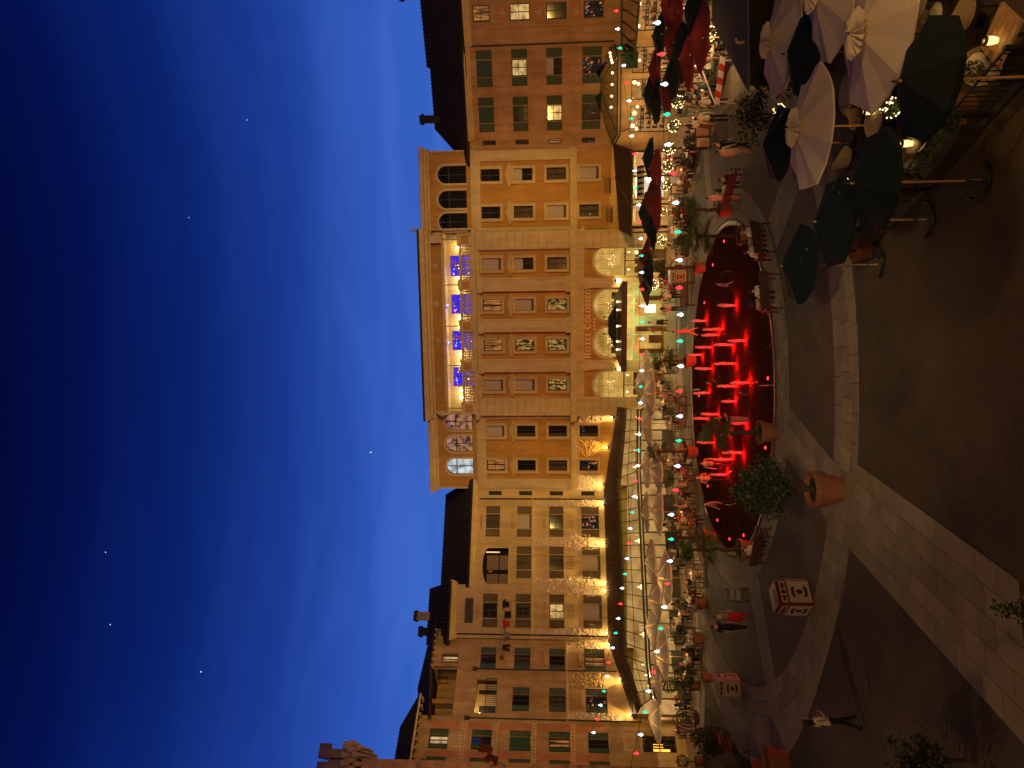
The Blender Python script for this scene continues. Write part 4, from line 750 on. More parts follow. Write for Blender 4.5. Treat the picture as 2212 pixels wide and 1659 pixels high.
moulding(hd, 'eaves_cornice', 1.2, 7.86, ((.15, 15.45, 15.6), (.32, 15.6, 15.8), (.5, 15.8, 16.0)), cream); moulding(hd, 'string_course', 1.2, 7.8, ((.06, 13.52, 13.62), (.1, 13.62, 13.72)), terra); moulding(hd, 'string_course', 1.2, 7.8, ((.08, 5.2, 5.3), (.12, 5.3, 5.4)), terra)
GOODS = [mat('goods_%d' % i, c, .7) for i, c in enumerate(((.35, .05, .04), (.08, .12, .05), (.5, .42, .3), (.12, .06, .03), (.06, .08, .14), (.4, .22, .06)))]
def shelves(w_, seed, h=2.2):
    rnd = random.Random(seed); mm = M()
    for k in range(4): mm.box(-w_/2, w_/2, -.26, 0, .25+k*h/4, .29+k*h/4, 3)
    for k in range(4):
        x = -w_/2
        while x < w_/2-.1: q = rnd.uniform(.06, .2); mm.box(x, x+q*.9, -.22, -.04, .29+k*h/4, .29+k*h/4+rnd.uniform(.12, h/4-.1), rnd.randrange(6)); x += q+rnd.choice((0, .02, .15))
    return mm.mesh('shelf', GOODS)
def shopfront(b, x0, x1, z1=3.1):
    s = ob('shopfront', M().box(x0, x0+.07, .1, .2, .1, z1).box(x1-.07, x1, .1, .2, .1, z1).box(x0+.07, x1-.07, .1, .2, z1-.08, z1).box(x0+.07, x1-.07, .1, .2, 2.2, 2.28).box((x0+x1)/2-.03, (x0+x1)/2+.03, .1, .2, .1, 2.2).mesh('shopfront', frame_dk), b)
    ob('pane', M().box(x0, x1, .14, .145, .1, z1).mesh('pane', pane_m), s); ob('room', M().box(x0-.2, x1+.2, 1.0, 1.04, 0, z1+.2).mesh('room', shopm), s)
    ob('shelf', shelves((x1-x0)*.8, int(x0*10)), s, ((x0+x1)/2, .95, .05)); light('POINT', 'shop_inner_lamp', ((x0+x1)/2, .35, z1-.35), 14, (1, .66, .3), .1, parent=s)
    for k in range(0): xx = x0+.2+(x1-x0-.4)*(k+.5)/3; ob('goods', M().box(xx-.16, xx+.16, .7, .9, .1, 1.1+.35*(k % 2)).mesh('goods', curt), s)
    return s
for a, b in ((1.3, 3.3), (3.7, 5.2), (5.6, 7.4)): shopfront(hd, a, b)
body(hd, -.2, 7.8, 15.9, 9, terra); pitched(hd, -.9, 9.6, 16.02, 19.6, .55, 6, hipl=2.2); chimney(hd, 2.3, 4.6, 18.8, 20.3, .6, rooft)
pipe(hd, 7.84, 4.5, 15.5)
he = empty('frescoed_house', (25.713, 51.882, 0), R(-33), 'orange house with painted relief panels between its windows at the right', 'building')
ZE = ((13.8, 1.27), (10.8, 1.5), (8.08, 1.5), (5.36, 1.48)); wall(he, 'wall', 0, 7, 0, 15.7, [(c-.56, c+.56, z, z+h) for c in (2.17, 5.4) for z, h in ZE]+[(.6, 2.9, .1, 2.9), (3.3, 6, .1, 2.9)], terra)
for c in (2.17, 5.4):
    for (z, h), k in zip(ZE, 'WLDR'): window(he, c, z, 1.12, h, k, surm=terra)
    for z in (9.75, 12.45, 7.0):
        p = ob('relief_panel', M().box(c-.55, c+.55, -.03, 0, z, z+.95 if z > 12 else z+.85).mesh('relief_panel', redpan), he); mm = M().ball((c, -.04, z+.42), .16, 8)
        for k in range(9): a = k*.7; mm.tube([(c, -.04, z+.42), (c+.26*math.cos(a), -.06, z+.42+.24*math.sin(a)), (c+.38*math.cos(a+.3), -.04, z+.42+.34*math.sin(a+.3))], [.04, .05, .02], 5)
        ob('relief_ornament', mm.mesh('relief_ornament', cream), p)
ob('panel_frame', M().box(.98, 1.12, -.08, 0, 5.3, 13.4).box(3.2, 3.34, -.08, 0, 5.3, 13.4).box(1.12, 3.2, -.08, 0, 13.26, 13.4).mesh('panel_frame', terra), he)
moulding(he, 'eaves_cornice', .05, 7, ((.15, 15.25, 15.4), (.3, 15.4, 15.6), (.48, 15.6, 15.8)), cream); body(he, .05, 7, 15.7, 9, terra); pitched(he, -2.2, 8, 15.86, 19.9, .55, 6); chimney(he, 3.4, 4.6, 19, 21)
for a, b in ((.6, 2.9), (3.3, 6)): shopfront(he, a, b, 2.9)

# ------------------------------------------------------------------ glass-roofed restaurant veranda in front of the left row
dkwood = mat('dark_green_frame', (.06, .06, .045), .5, .15); vg = glass('veranda_glass', (.80, .82, .74), .02, 1.12)
vp = empty('glass_veranda', (-8.9, 59.7, 0), R(22), 'restaurant veranda with clay tile roof and sloped glazing along the left houses', 'veranda')
def hbl(x, y, z):      # ochre-house coordinates to veranda coordinates
    p = Vector(W(hb, x, y, z)); q = p-vp.location; a = -R(22); return (q.x*math.cos(a)-q.y*math.sin(a), q.x*math.sin(a)+q.y*math.cos(a), z)
def hol(x, y, z):
    p = Vector(W(ho, x, y, z)); q = p-vp.location; a = -R(22); return (q.x*math.cos(a)-q.y*math.sin(a), q.x*math.sin(a)+q.y*math.cos(a), z)
TOP = [hol(-6.9, -.75, 3.9), hol(-14.1, -.75, 5.0), (-12.6, -.45, 5.02), hbl(-6.2, -.5, 3.55)]
BRK = [hol(-6.5, -3.2, 3.55), hol(-12.2, -3.6, 4.06), (-13.6, -3.1, 4.07), hbl(-6.4, -3.0, 3.3)]
EAV = [hol(-6.2, -5.2, 2.75), hol(-11.0, -5.6, 2.78), (-14.2, -5.1, 2.66), hbl(-6.6, -4.6, 2.7)]
for i in range(3):
    ob('roof_deck', M().add([Vector(TOP[i])-Vector((0, 0, .05)), Vector(TOP[i+1])-Vector((0, 0, .05)), Vector(BRK[i+1])-Vector((0, 0, .05)), Vector(BRK[i])-Vector((0, 0, .05))], [(0, 1, 2, 3)]).mesh('roof_deck', rooft), vp)
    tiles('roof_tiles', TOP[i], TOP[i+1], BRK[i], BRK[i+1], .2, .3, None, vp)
    a, b, c, d = map(Vector, (BRK[i], BRK[i+1], EAV[i+1], EAV[i])); L = (b-a).length; n = max(3, int(L/.85))
    ob('gutter_beam', M().tube([a+Vector((0, 0, -.06)), b+Vector((0, 0, -.06))], .1, 4).mesh('gutter_beam', dkwood), vp); ob('eave_beam', M().tube([d, c], .11, 4).tube([d-Vector((0, 0, .22)), c-Vector((0, 0, .22))], .09, 4).mesh('eave_beam', dkwood), vp)
    ob('hip_ridge', M().tube([TOP[i], BRK[i]], .07, 5).mesh('hip_ridge', tile_clay), vp)
    for k in range(n+1):
        t = k/n; ob('rafter', M().tube([a.lerp(b, t), d.lerp(c, t)], .035, 4).mesh('rafter', dkwood), vp)
        pz = d.lerp(c, t); ob('post', M().box(pz.x-.05, pz.x+.05, pz.y-.05, pz.y+.05, 0, pz.z-.25).mesh('post', dkwood), vp)
        if k < n:
            q = [a.lerp(b, t), a.lerp(b, (k+1)/n), d.lerp(c, (k+1)/n), d.lerp(c, t)]; ob('roof_pane', M().add([v-Vector((0, 0, .01)) for v in q], [(0, 1, 2, 3)]).mesh('roof_pane', vg), vp)
            e0, e1 = d.lerp(c, t), d.lerp(c, (k+1)/n)
            if k % 3 != 1: ob('front_pane', M().add([(e0.x, e0.y, .9), (e1.x, e1.y, .9), (e1.x, e1.y, e1.z-.3), (e0.x, e0.y, e0.z-.3)], [(0, 1, 2, 3)]).mesh('front_pane', vg), vp); ob('front_panel', M().add([(e0.x, e0.y, 0), (e1.x, e1.y, 0), (e1.x, e1.y, .9), (e0.x, e0.y, .9)], [(0, 1, 2, 3)]).mesh('front_panel', dkwood), vp)
    ob('purlin', M().tube([a.lerp(d, .5), b.lerp(c, .5)], .03, 4).mesh('purlin', dkwood), vp)
    bt = [Vector((*Vector(TOP[i])[:2], 0)), Vector((*Vector(TOP[i+1])[:2], 0))]; u = [p.lerp(Vector((*q_[:2], 0)), .28) for p, q_ in zip(bt, (d, c))]
    ob('room_back', M().add([u[0]+Vector((0, 0, .05)), u[1]+Vector((0, 0, .05)), u[1]+Vector((0, 0, 3.7)), u[0]+Vector((0, 0, 3.2))], [(0, 1, 2, 3)]).mesh('room_back', shop2), vp)
    for k in range(4):
        t = (k+.5)/4; pm = a.lerp(b, t).lerp(d.lerp(c, t), .45); ob('pendant_lamp', cached('pend', lambda: M().lathe([(.03, .3), (.05, .12), (.18, .02), (.16, -.1), (.03, -.14)], 10).mesh('pendant_lamp', emit('pendant', (1, .72, .35), 3.2))), vp, (pm.x, pm.y, pm.z-.75)); light('POINT', 'pendant_light', (pm.x, pm.y, pm.z-1.0), 30, (1, .68, .32), .15, parent=vp)
        wq = u[0].lerp(u[1], t); nq = (u[1]-u[0]).normalized(); an = math.atan2(nq.y, nq.x); ob('wall_panel', cached('vpan', lambda: M().box(-.5, .5, -.1, -.02, .9, 1.9).box(-1.1, -.75, -.3, -.02, 0, 2.2).box(.8, 1.0, -.2, -.02, 0, 2.6).mesh('wall_panel', curt)), vp, wq, an)
        if k % 2: ob('hanging_sign', M().box(-.3, .3, -.03, .03, -.2, .2).mesh('hanging_sign', emit('yellow_sign', (1, .62, .2), .9, pat='noise', c2=(.3, .16, .04), scale=9)), vp, (pm.x+.5, pm.y+.3, pm.z-.7), .3)

# ------------------------------------------------------------------ clay tile awning and glass canopies on the right
ta = empty('tiled_awning', W(ho, 0, 0), ho.rotation_euler.z, 'lean-to clay tile awning over the shops right of the hotel entrance', 'awning')
P_ = [(7.7, -.7, 3.85), (14.5, -.1, 4.35)]; Q_ = [(7.0, -3.1, 3.15), (13.4, -3.1, 3.1)]
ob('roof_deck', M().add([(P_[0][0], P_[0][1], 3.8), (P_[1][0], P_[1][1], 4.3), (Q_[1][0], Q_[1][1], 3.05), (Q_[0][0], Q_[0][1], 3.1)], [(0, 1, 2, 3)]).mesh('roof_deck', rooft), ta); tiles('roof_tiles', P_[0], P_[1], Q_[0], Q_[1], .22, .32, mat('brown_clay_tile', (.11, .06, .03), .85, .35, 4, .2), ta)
ob('fascia', M().tube([Q_[0], Q_[1]], .07, 4).mesh('fascia', dkwood), ta); ob('hip_ridge', M().tube([P_[0], Q_[0]], .07, 5).tube([(11.8, -.3, 4.2), (9.2, -3.1, 3.2)], .06, 5).mesh('hip_ridge', tile_clay), ta)
for x in (7.3, 9.4, 11.5, 13.3): ob('post', M().box(x-.07, x+.07, -3.0, -2.86, 0, 3.1).mesh('post', dkwood), ta)
for a, b in ((8.1, 9.8), (10.2, 11.9), (12.3, 13.6)):
    s = bx('shop_wall', ta, cream, a-.15, b+.15, -.75, -.7, 0, 3.3); ob('shop_opening', M().box(a, b, -.79, -.76, .4, 2.6).mesh('shop_opening', shopm if a > 12 else emit('white_kiosk', (1, .93, .8), 2.0, True, pat='cells', c2=(.4, .32, .22), scale=2.5) if a > 10 else shopm), s)
sa = empty('striped_shop_awning', W(ho, 11.0, -3.25, 2.5), ho.rotation_euler.z, 'small black and white striped shop awning under the tiled roof', 'awning')
for k in range(12): ob('stripe', M().add([(-1.2+k*.2, 0, .3), (-1.0+k*.2, 0, .3), (-1.0+k*.2, -.4, 0), (-1.2+k*.2, -.4, 0), (-1.2+k*.2, -.42, -.2), (-1.0+k*.2, -.42, -.2)], [(0, 1, 2, 3), (3, 2, 5, 4)]).mesh('stripe', black if k % 2 else cream), sa)
for x, p in ((8.8, 40), (11.0, 80), (13.0, 40)): light('POINT', 'shop_lamp', (x, -1.6, 2.5), p, (1, .7, .38), .15, parent=ta)
gc = empty('glass_pagoda_canopy', W(hd, 0, 0), hd.rotation_euler.z, 'pagoda-shaped glass canopy with a row of bulbs on the orange house', 'canopy')
gm = glass('canopy_glass', (.5, .5, .38), .05, 1.2); rim = [(.5, -.05, 4.45), (1.5, -2.0, 4.25), (7.0, -2.0, 4.4), (7.6, -.05, 4.5)]; apx = [(3.9, -.05, 5.85), (4.4, -1.0, 5.5), (5.3, -1.0, 5.5), (5.8, -.05, 5.85)]
for i in range(3): ob('glass_panel', M().add([rim[i], rim[i+1], apx[i+1], apx[i]], [(0, 1, 2, 3)]).mesh('glass_panel', gm), gc); ob('rib', M().tube([rim[i], apx[i]], .035, 4).tube([rim[i+1], apx[i+1]], .035, 4).tube([apx[i], apx[i+1]], .03, 4).mesh('rib', black), gc); ob('rim_beam', M().tube([rim[i], rim[i+1]], .09, 4).tube([Vector(rim[i])-Vector((0, 0, .25)), Vector(rim[i+1])-Vector((0, 0, .25))], .07, 4).mesh('rim_beam', dkwood), gc)
for k in range(1, 6): t = k/6; ob('glazing_bar', M().tube([Vector(rim[1]).lerp(Vector(rim[2]), t), Vector(apx[1]).lerp(Vector(apx[2]), t)], .02, 4).mesh('glazing_bar', black), gc)
for x, z in ((7.1, 4.93), (6.87, 4.88), (6.64, 4.82), (6.46, 4.76), (5.76, 4.72), (4.97, 4.72), (4.16, 4.72), (3.39, 4.74)): ob('bulb', CACHE['cbulb'], gc, (x, -1.75, z)); 
for x in (6.7, 5.4, 4.2, 3.2): light('POINT', 'canopy_light', (x, -1.5, 4.6), 9, (1, .78, .4), .08, parent=gc)
for x in (1.6, 6.9): ob('bracket', M().tube([(x, -.05, 3.2), (x, -1.0, 3.6), (x, -1.9, 4.2)], .05, 5).mesh('bracket', black), gc)
g2 = empty('glass_lean_to_canopy', W(he, 0, 0), he.rotation_euler.z, 'sloped glass canopy with dark beams on the frescoed house', 'canopy')
ob('glass_panel', M().add([(-.3, -.05, 4.0), (7, -.05, 4.3), (7, -3, 3.05), (-.9, -3, 3.3)], [(0, 1, 2, 3)]).mesh('glass_panel', gm), g2); ob('edge_beam', M().tube([(-.9, -3, 3.25), (7, -3, 3.0)], .11, 4).tube([(-.3, -.1, 4.0), (7, -.1, 4.3)], .08, 4).tube([(-.3, -.05, 4.0), (-.9, -3, 3.3)], .08, 4).mesh('edge_beam', dkwood), g2)
for k in range(1, 9): t = k/9; ob('rafter', M().tube([Vector((-.3, -.05, 4.0)).lerp(Vector((7, -.05, 4.3)), t), Vector((-.9, -3, 3.3)).lerp(Vector((7, -3, 3.05)), t)], .035, 4).mesh('rafter', dkwood), g2)
bx('side_box', g2, green_sh, -1.6, -.5, -2.2, -.5, 2.9, 3.9)
for k in range(4):
    t = (k+.5)/4; light('POINT', 'shop_lamp', W(hd, .8+t*6.5, -1.4, 2.7), 42, (1, .6, .26), .15); light('POINT', 'shop_lamp', W(he, t*6, -1.6, 2.6), 38, (1, .6, .26), .15)
    ob('shop_globe', cached('sglobe', lambda: M().ball((0, 0, 0), .1, 8).mesh('shop_globe', bulbw)), hd, (.8+t*6.5, -.35, 2.6))

# ------------------------------------------------------------------ plants and pots
clay = mat('terracotta', (.22, .085, .036), .75, .2, 6, .15, 30); soil = mat('soil', (.03, .02, .012), .95)
bark = mat('palm_bark', (.055, .035, .02), .95, .4, 8, .6, 25); bark2 = mat('tree_bark', (.05, .033, .02), .9, .3, 8, .4, 20)
palm_l = mat('palm_leaf', (.045, .075, .022), .6, .35, 5, 0, transl=.15); leaf_m = mat('dark_leaf', (.026, .043, .011), .55, .4, 4, 0, transl=.15); leaf_l = mat('light_leaf', (.085, .12, .03), .55, .35, 4, 0, transl=.2)
def pot(h, r, mt=None):
    return cached(('pot', h, r), lambda: M().lathe([(r*.68, 0), (r*.93, h*.78), (r*1.0, h*.8), (r*1.04, h), (r*.93, h), (r*.9, h*.86)], 18).mesh('pot', mt or clay, False))
def soilm(h, r): return cached(('soil', h, r), lambda: M().lathe([(r*.9, h*.84), (r*.5, h*.88)], 14).mesh('soil', soil))
def fan_crown(n, R_, seed):
    rnd = random.Random(seed); mm = M()
    for i in range(n):
        a = i*2.4+rnd.uniform(-.3, .3); el = rnd.uniform(-.7, 1.25); d = Vector((math.cos(a)*math.cos(el), math.sin(a)*math.cos(el), math.sin(el))); L = R_*rnd.uniform(.35, .55)
        tip = d*L+Vector((0, 0, -.05)); mm.tube([(0, 0, 0), d*L*.6+Vector((0, 0, .03)), tip], [.018, .012, .008], 4, 1)
        side = d.cross(Vector((0, 0, 1))).normalized(); upn = side.cross(d).normalized()
        for k in range(15):
            t = (k-7)/7*1.75; v = (d*math.cos(t)+side*math.sin(t)); l = R_*.52*(1-.12*abs(t)); w_ = .022*R_/.9; q = tip+v*l+Vector((0, 0, -l*.25*rnd.uniform(.5, 1.3))); p = v.cross(upn).normalized()*w_
            mid = tip+v*l*.55; mm.add([tip, mid+p, q, mid-p], [(0, 1, 2, 3)], 0)
    return mm.mesh('crown', [palm_l, bark])
PALM = [(8.87, 35.73, 2.3, 1.0, .42, 'potted fan palm beside the couple at the right end of the fountain'), (6.71, 31.85, 2.35, 1.15, .45, 'potted fan palm behind the crowded bench right of the fountain'), (6.98, 42.08, 2.3, .95, .42, 'potted fan palm standing before the red and green umbrellas'), (1.43, 44.98, 2.0, 1.25, .45, 'potted palm with a bushy crown in front of the hotel doors'), (-2.05, 28.75, 2.35, 1.0, .48, 'potted fan palm on the near kerb of the fountain'), (-4.41, 44.57, 2.5, 1.0, .45, 'potted fan palm at the far left kerb of the fountain'), (-7.62, 31.86, 2.5, 1.2, .5, 'large potted fan palm at the left end of the fountain'), (-8.82, 39.62, 2.3, 1.0, .48, 'potted palm in a red-lit pot behind the left end of the fountain')]
for i, (x, y, h, cr_, pr, lab) in enumerate(PALM):
    t = empty('potted_palm', (x, y, .02), i*1.3, lab, 'palm', 'palms around the fountain')
    ob('pot', pot(.62, .42), t, scale=pr/.42); ob('soil', soilm(.62, .42), t, scale=pr/.42)
    mm = M(); P = [(.03*math.sin(k*1.3+i), .03*math.cos(k*1.7+i), .45+k*(h-.45)/10) for k in range(11)]; mm.tube(P, [.085+.02*(k % 2)-.002*k for k in range(11)], 9)
    for k in range(34): a = k*2.4; z = .55+(h-.6)*k/34; mm.add([(.08*math.cos(a-.25), .08*math.sin(a-.25), z), (.08*math.cos(a+.25), .08*math.sin(a+.25), z), (.15*math.cos(a), .15*math.sin(a), z+.12)], [(0, 1, 2)])
    ob('trunk', mm.mesh('trunk', bark), t); ob('crown', fan_crown(22, cr_, i+3), t, (P[-1][0], P[-1][1], h))
    bl = M(); [bl.leaf((random.gauss(0, .17), random.gauss(0, .17), .62+random.random()*.25), .05) for _ in range(70)]; tag(ob('underplanting', bl.mesh('underplanting', leaf_m), t), kind='stuff')
# broadleaf tree in the big pot
bt = empty('potted_tree', (-3.42, 22.39, .02), .4, 'round-crowned leafy tree in a big terracotta pot on the paving ring', 'tree')
ob('pot', pot(.95, .57), bt); ob('soil', soilm(.95, .57), bt)
tr = M().tube([(0, 0, .6), (.03, 0, 1.05), (-.02, .02, 1.3)], [.09, .075, .07], 8)
BR = []
for k in range(9):
    a = k*2.4; e_ = Vector((.7*math.cos(a), .7*math.sin(a), 1.9+.7*random.random())); tr.tube([(-.02, .02, 1.3), e_*.5+Vector((0, 0, .72)), e_], [.045, .03, .015], 6); BR.append(e_)
tr.tube([(.0, 0, 1.0), (.2, -.1, 1.3), (.34, -.12, 1.62)], [.05, .035, .02], 6)
ob('trunk', tr.mesh('trunk', bark2), bt); cm = M(); rr = random.Random(5)
CL = [Vector((rr.gauss(0, 1), rr.gauss(0, 1), rr.gauss(0, 1))).normalized()*rr.uniform(.35, 1.0) for _ in range(95)]; CL = [Vector((c.x, c.y, 2.35+c.z*.95)) for c in CL]
for c in CL:
    for _ in range(42): cm.leaf(c+Vector((rr.gauss(0, .13), rr.gauss(0, .13), rr.gauss(0, .12))), .055, rr.random() < .22)
for e_ in BR:
    for k in range(5): v = Vector((rr.gauss(0, .2), rr.gauss(0, .2), rr.gauss(0, .2)))*1.2; cm.tube([e_, e_+v], [.012, .005], 4, 2)
ob('crown', cm.mesh('crown', [leaf_m, leaf_l, bark2]), bt)
def ballcrown(r, n, ls, seed, mats, sz=1, fill=.35):
    rnd = random.Random(seed); mm = M()
    for _ in range(n):
        d = Vector((rnd.gauss(0, 1), rnd.gauss(0, 1), rnd.gauss(0, 1))).normalized()*r*(1-fill*rnd.random()**2); mm.leaf((d.x, d.y, d.z*sz), ls, rnd.random() < .25)
    return mm.mesh('crown', mats)
BALLC = [ballcrown(.46, 620, .055, s, [leaf_m, leaf_l]) for s in (1, 2, 3)]
def topiary(x, y, h, pr, sc_, lab, grp='topiary balls along the terrace'):
    t = empty('potted_topiary', (x, y, .02), x, lab, 'shrub', grp); ob('pot', pot(.5, .3), t, scale=pr/.3); ob('soil', soilm(.5, .3), t, scale=pr/.3)
    ob('stem', M().tube([(0, 0, .4), (.01, 0, h)], .025, 6).mesh('stem', bark2), t); ob('crown', BALLC[int(abs(x)) % 3], t, (0, 0, h+.1), scale=sc_/.46)
    return t
for x, y, h, pr, s_, lab in ((-6.46, 46.89, 1.6, .34, .62, 'round clipped shrub in a pot at the near end of the left terrace'), (-13.47, 42.39, 1.35, .36, .38, 'small clipped ball shrub in a pot behind the empty white bench'), (-15.87, 43.12, 1.35, .36, .42, 'clipped ball shrub in a pot between dining chairs on the left terrace'), (-17.23, 40.76, 1.5, .34, .6, 'large dark ball shrub in a pot beside the pale carved bin'), (-19.55, 44.94, 1.7, .4, .5, 'dark ball shrub in a pot near the ochre house corner'), (-23.52, 43.19, 1.2, .32, .4, 'thin flowering shrub in a pot at the foot of the tower')): topiary(x, y, h, pr, s_, lab)
def bush(name, x, y, rx, rz_, n, lab, ls=.07, potr=0):
    t = empty(name, (x, y, .01), 0, lab, 'shrub'); rnd = random.Random(int(x*10+y)); mm = M(); hub = [Vector((rnd.gauss(0, .4), rnd.gauss(0, .4), rnd.gauss(0, .38))) for _ in range(26)]
    for _ in range(n): c = rnd.choice(hub)+Vector((rnd.gauss(0, .16), rnd.gauss(0, .16), rnd.gauss(0, .16))); mm.leaf((c.x*rx, c.y*rx, rz_*(1.0+c.z)+.15), ls, rnd.random() < .2)
    ob('foliage', mm.mesh('foliage', [leaf_m, leaf_l]), t); ob('stem', M().tube([(0, 0, 0), (.05, 0, rz_)], .04, 5).tube([(0, 0, .1), (-.2, .1, rz_)], .03, 5).mesh('stem', bark2), t)
    if potr: ob('pot', pot(.62, .42), t, scale=potr/.42)
bush('potted_bush', -18.9, 36.5, .9, 1.0, 1500, 'wide dark leafy bush in a pot left of the curved steps', .07, .5); bush('potted_bush', -16.9, 30.6, .7, .7, 800, 'low dark bush at the left edge beside a terracotta pot', .06, .45)
bush('bush_top', -8.4, 15.8, .9, .75, 1400, 'dark shrub top rising at the lower left edge of the cobbles', .06); bush('bush_top', -4.05, 12.45, .28, .6, 420, 'small dark shrub at the bottom edge on the diagonal band', .05); bush('plaza_bush', 10.8, 28.3, 1.0, .8, 1300, 'dark loose bush beside the red and white barrier', .07)
tp = ob('clay_pot', pot(.62, .42), None, (-14.96, 27.7, .01), scale=1.35); tag(tp, 'large terracotta pot cut by the left picture edge near the steps', 'pot')
# hedge in front of the container
hg = M(); rr = random.Random(8)
for _ in range(5200): t = rr.random(); hg.leaf((11.0+3.6*t+rr.gauss(0, .22), 26.0+.9*t+rr.gauss(0, .3), rr.random()*1.45), .075, rr.random() < .12)
tag(ob('hedge', hg.mesh('hedge', [leaf_m, leaf_l])), 'dark dense hedge below the grey corrugated roof', 'hedge')
# ------------------------------------------------------------------ corrugated booth, barrier
cmet = mat('grey_corrugated_metal', (.15, .13, .105), .85, .15, 3, .05)
bo = empty('metal_booth', (0, 0, 0), 0, 'low booth with a grey corrugated metal roof behind the hedge', 'booth'); mm = M()
a, b, c, d = Vector((10.67, 25.5, 1.95)), Vector((16.5, 25.5, 1.95)), Vector((19, 29.9, 2.25)), Vector((15.6, 29.9, 2.25)); n = 46
for k in range(n):
    t0, t1 = k/n, (k+1)/n; z0, z1 = (.03 if k % 2 else 0), (0 if k % 2 else .03); mm.add([a.lerp(d, t0)+Vector((0, 0, z0)), b.lerp(c, t0)+Vector((0, 0, z0)), b.lerp(c, t1)+Vector((0, 0, z1)), a.lerp(d, t1)+Vector((0, 0, z1))], [(0, 1, 2, 3)])
ob('roof', mm.mesh('roof', cmet), bo); ob('roof_edge', M().tube([a, d], .06, 4).tube([a, b], .05, 4).mesh('roof_edge', cmet), bo); ob('wall', M().slab([(10.9, 25.7), (16.3, 25.7), (18.7, 29.7), (15.6, 29.7)], 0, 1.9).mesh('wall', frame_dk), bo)
ob('valve', M().tube([(12.6, 25.9, 1.98), (12.6, 25.9, 2.25), (12.75, 25.9, 2.3)], .05, 6).mesh('valve', cream), bo)
redw = mat('barrier_red', (.5, .03, .025), .6); whitew = mat('barrier_white', (.6, .55, .48), .6)
def barrier(x, y, rz, lab, L=2.2):
    t = empty('traffic_barrier', (x, y, 0), rz, lab, 'barrier', 'red and white barriers')
    for k in range(7): q = k*L/7; ob('stripe', M().prism([(q, .72), (q+L/7, .72), (q+L/7+.12, .98), (q+.12, .98)], -.02, .02).mesh('stripe', redw if k % 2 else whitew), t)
    for q in (.15, L-.1): ob('leg', M().tube([(q, .25, 0), (q, 0, .98)], .02, 5).tube([(q, -.25, 0), (q, 0, .9)], .02, 5).mesh('leg', whitew), t)
barrier(14.0, 35.2, R(-38), 'red and white striped barrier nearest the fountain'); barrier(17.6, 38.3, R(-60), 'red and white striped barrier farther back by the bushes', 1.2)
rope = ob('barrier_pole', M().tube([(14.05, 35.25, .9), (16.0, 36.9, 1.0), (17.6, 38.4, 1.0)], .03, 5).mesh('barrier_pole', whitew)); tag(rope, 'thin pale pole laid between the two striped barriers', 'pole')

# ------------------------------------------------------------------ umbrellas
fab = mat('grey_cream_canvas', (.42, .36, .29), .9, .08, 3, .05, transl=.22); seam = mat('seam_light_canvas', (.85, .55, .22), .9, .05, transl=.9); creamf = mat('cream_canvas', (.60, .48, .34), .9, .06, 2, .08, transl=.1)  # orange of the seam canvas stands in for lamplight leaking through
redf = mat('dark_red_canvas', (.10, .009, .011), .9, .12, 2, .05, transl=.06); grnf = mat('dark_green_canvas', (.0022, .0085, .0068), .9, .12, 2, .05, transl=.06); wood = mat('umbrella_wood', (.38, .22, .1), .6, .2, 8, .1)
def canopy(R_, zr, za, n, mt, seams, sag=.06, vent=False, seed=0):
    mm = M(); rnd = random.Random(seed); ang = [2*math.pi*k/n for k in range(n)]; st = 5
    def P(k, t, w_=0): a = ang[k % n]+w_; r = R_*t; return Vector((r*math.cos(a), r*math.sin(a), za+(zr-za)*t-.02))
    for k in range(n):
        for i in range(st):
            t0, t1 = i/st+.001, (i+1)/st; ga = .035/max(.25, t0) if seams else 0; gb = .035/max(.25, t1) if seams else 0
            A, B, C_, D_ = P(k, t0, ga), P(k, t1, gb), P(k+1, t1, -gb), P(k+1, t0, -ga)
            m0, m1 = (A+D_)/2-Vector((0, 0, sag*t0)), (B+C_)/2-Vector((0, 0, sag*t1))
            mm.add([A, B, m1, m0], [(0, 1, 2, 3)]); mm.add([m0, m1, C_, D_], [(0, 1, 2, 3)])
            if seams: E_, F_ = P(k, t0, -ga), P(k, t1, -gb); mm.add([A, B, F_, E_], [(0, 1, 2, 3)], 1)
        A, C_ = P(k, 1), P(k+1, 1); mid = (A+C_)/2; mid.z = zr-.02-sag; dz = Vector((0, 0, .12 if not vent else .05)); mm.add([A, mid, mid-dz, A-dz], [(0, 1, 2, 3)]); mm.add([mid, C_, C_-dz, mid-dz], [(0, 1, 2, 3)])
    return mm.mesh('canopy', [mt, seam])
def capmesh(R_, mt, seed):
    rnd = random.Random(seed); mm = M(); n = 40; vs = [[(R_*t*(1+.05*(-1)**k+rnd.uniform(-.07, .07))*math.cos(2*math.pi*k/n), R_*t*(1+.05*(-1)**k+rnd.uniform(-.07, .07))*math.sin(2*math.pi*k/n), .15*(1-t)**.7+(.035*t*(-1)**k)+rnd.uniform(0, .03)) for k in range(n)] for t in (.1, .4, .72, 1.0)]
    flat = [v for r in vs for v in r]; return mm.add(flat, [(i*n+k, i*n+(k+1) % n, (i+1)*n+(k+1) % n, (i+1)*n+k) for i in range(3) for k in range(n)]).mesh('cap', mt)
CAN = {'fab': canopy(1.65, 2.2, 2.75, 8, fab, True), 'cream': canopy(1.66, 2.16, 2.58, 8, creamf, False, .05, True, 3), 'red': canopy(1.2, 2.2, 2.72, 6, redf, False, .04), 'green': canopy(1.22, 2.2, 2.72, 6, grnf, False, .04), 'big_green': canopy(1.12, 2.2, 2.66, 8, grnf, False, .04)}
CAPM = capmesh(.5, creamf, 2); HUB = M().lathe([(.02, -.08), (.03, 0), (.022, .05), (.008, .08)], 8).mesh('finial', bark2)
ribm = {k: (lambda R_, n, zr, za: M())(0, 0, 0, 0) for k in ()}
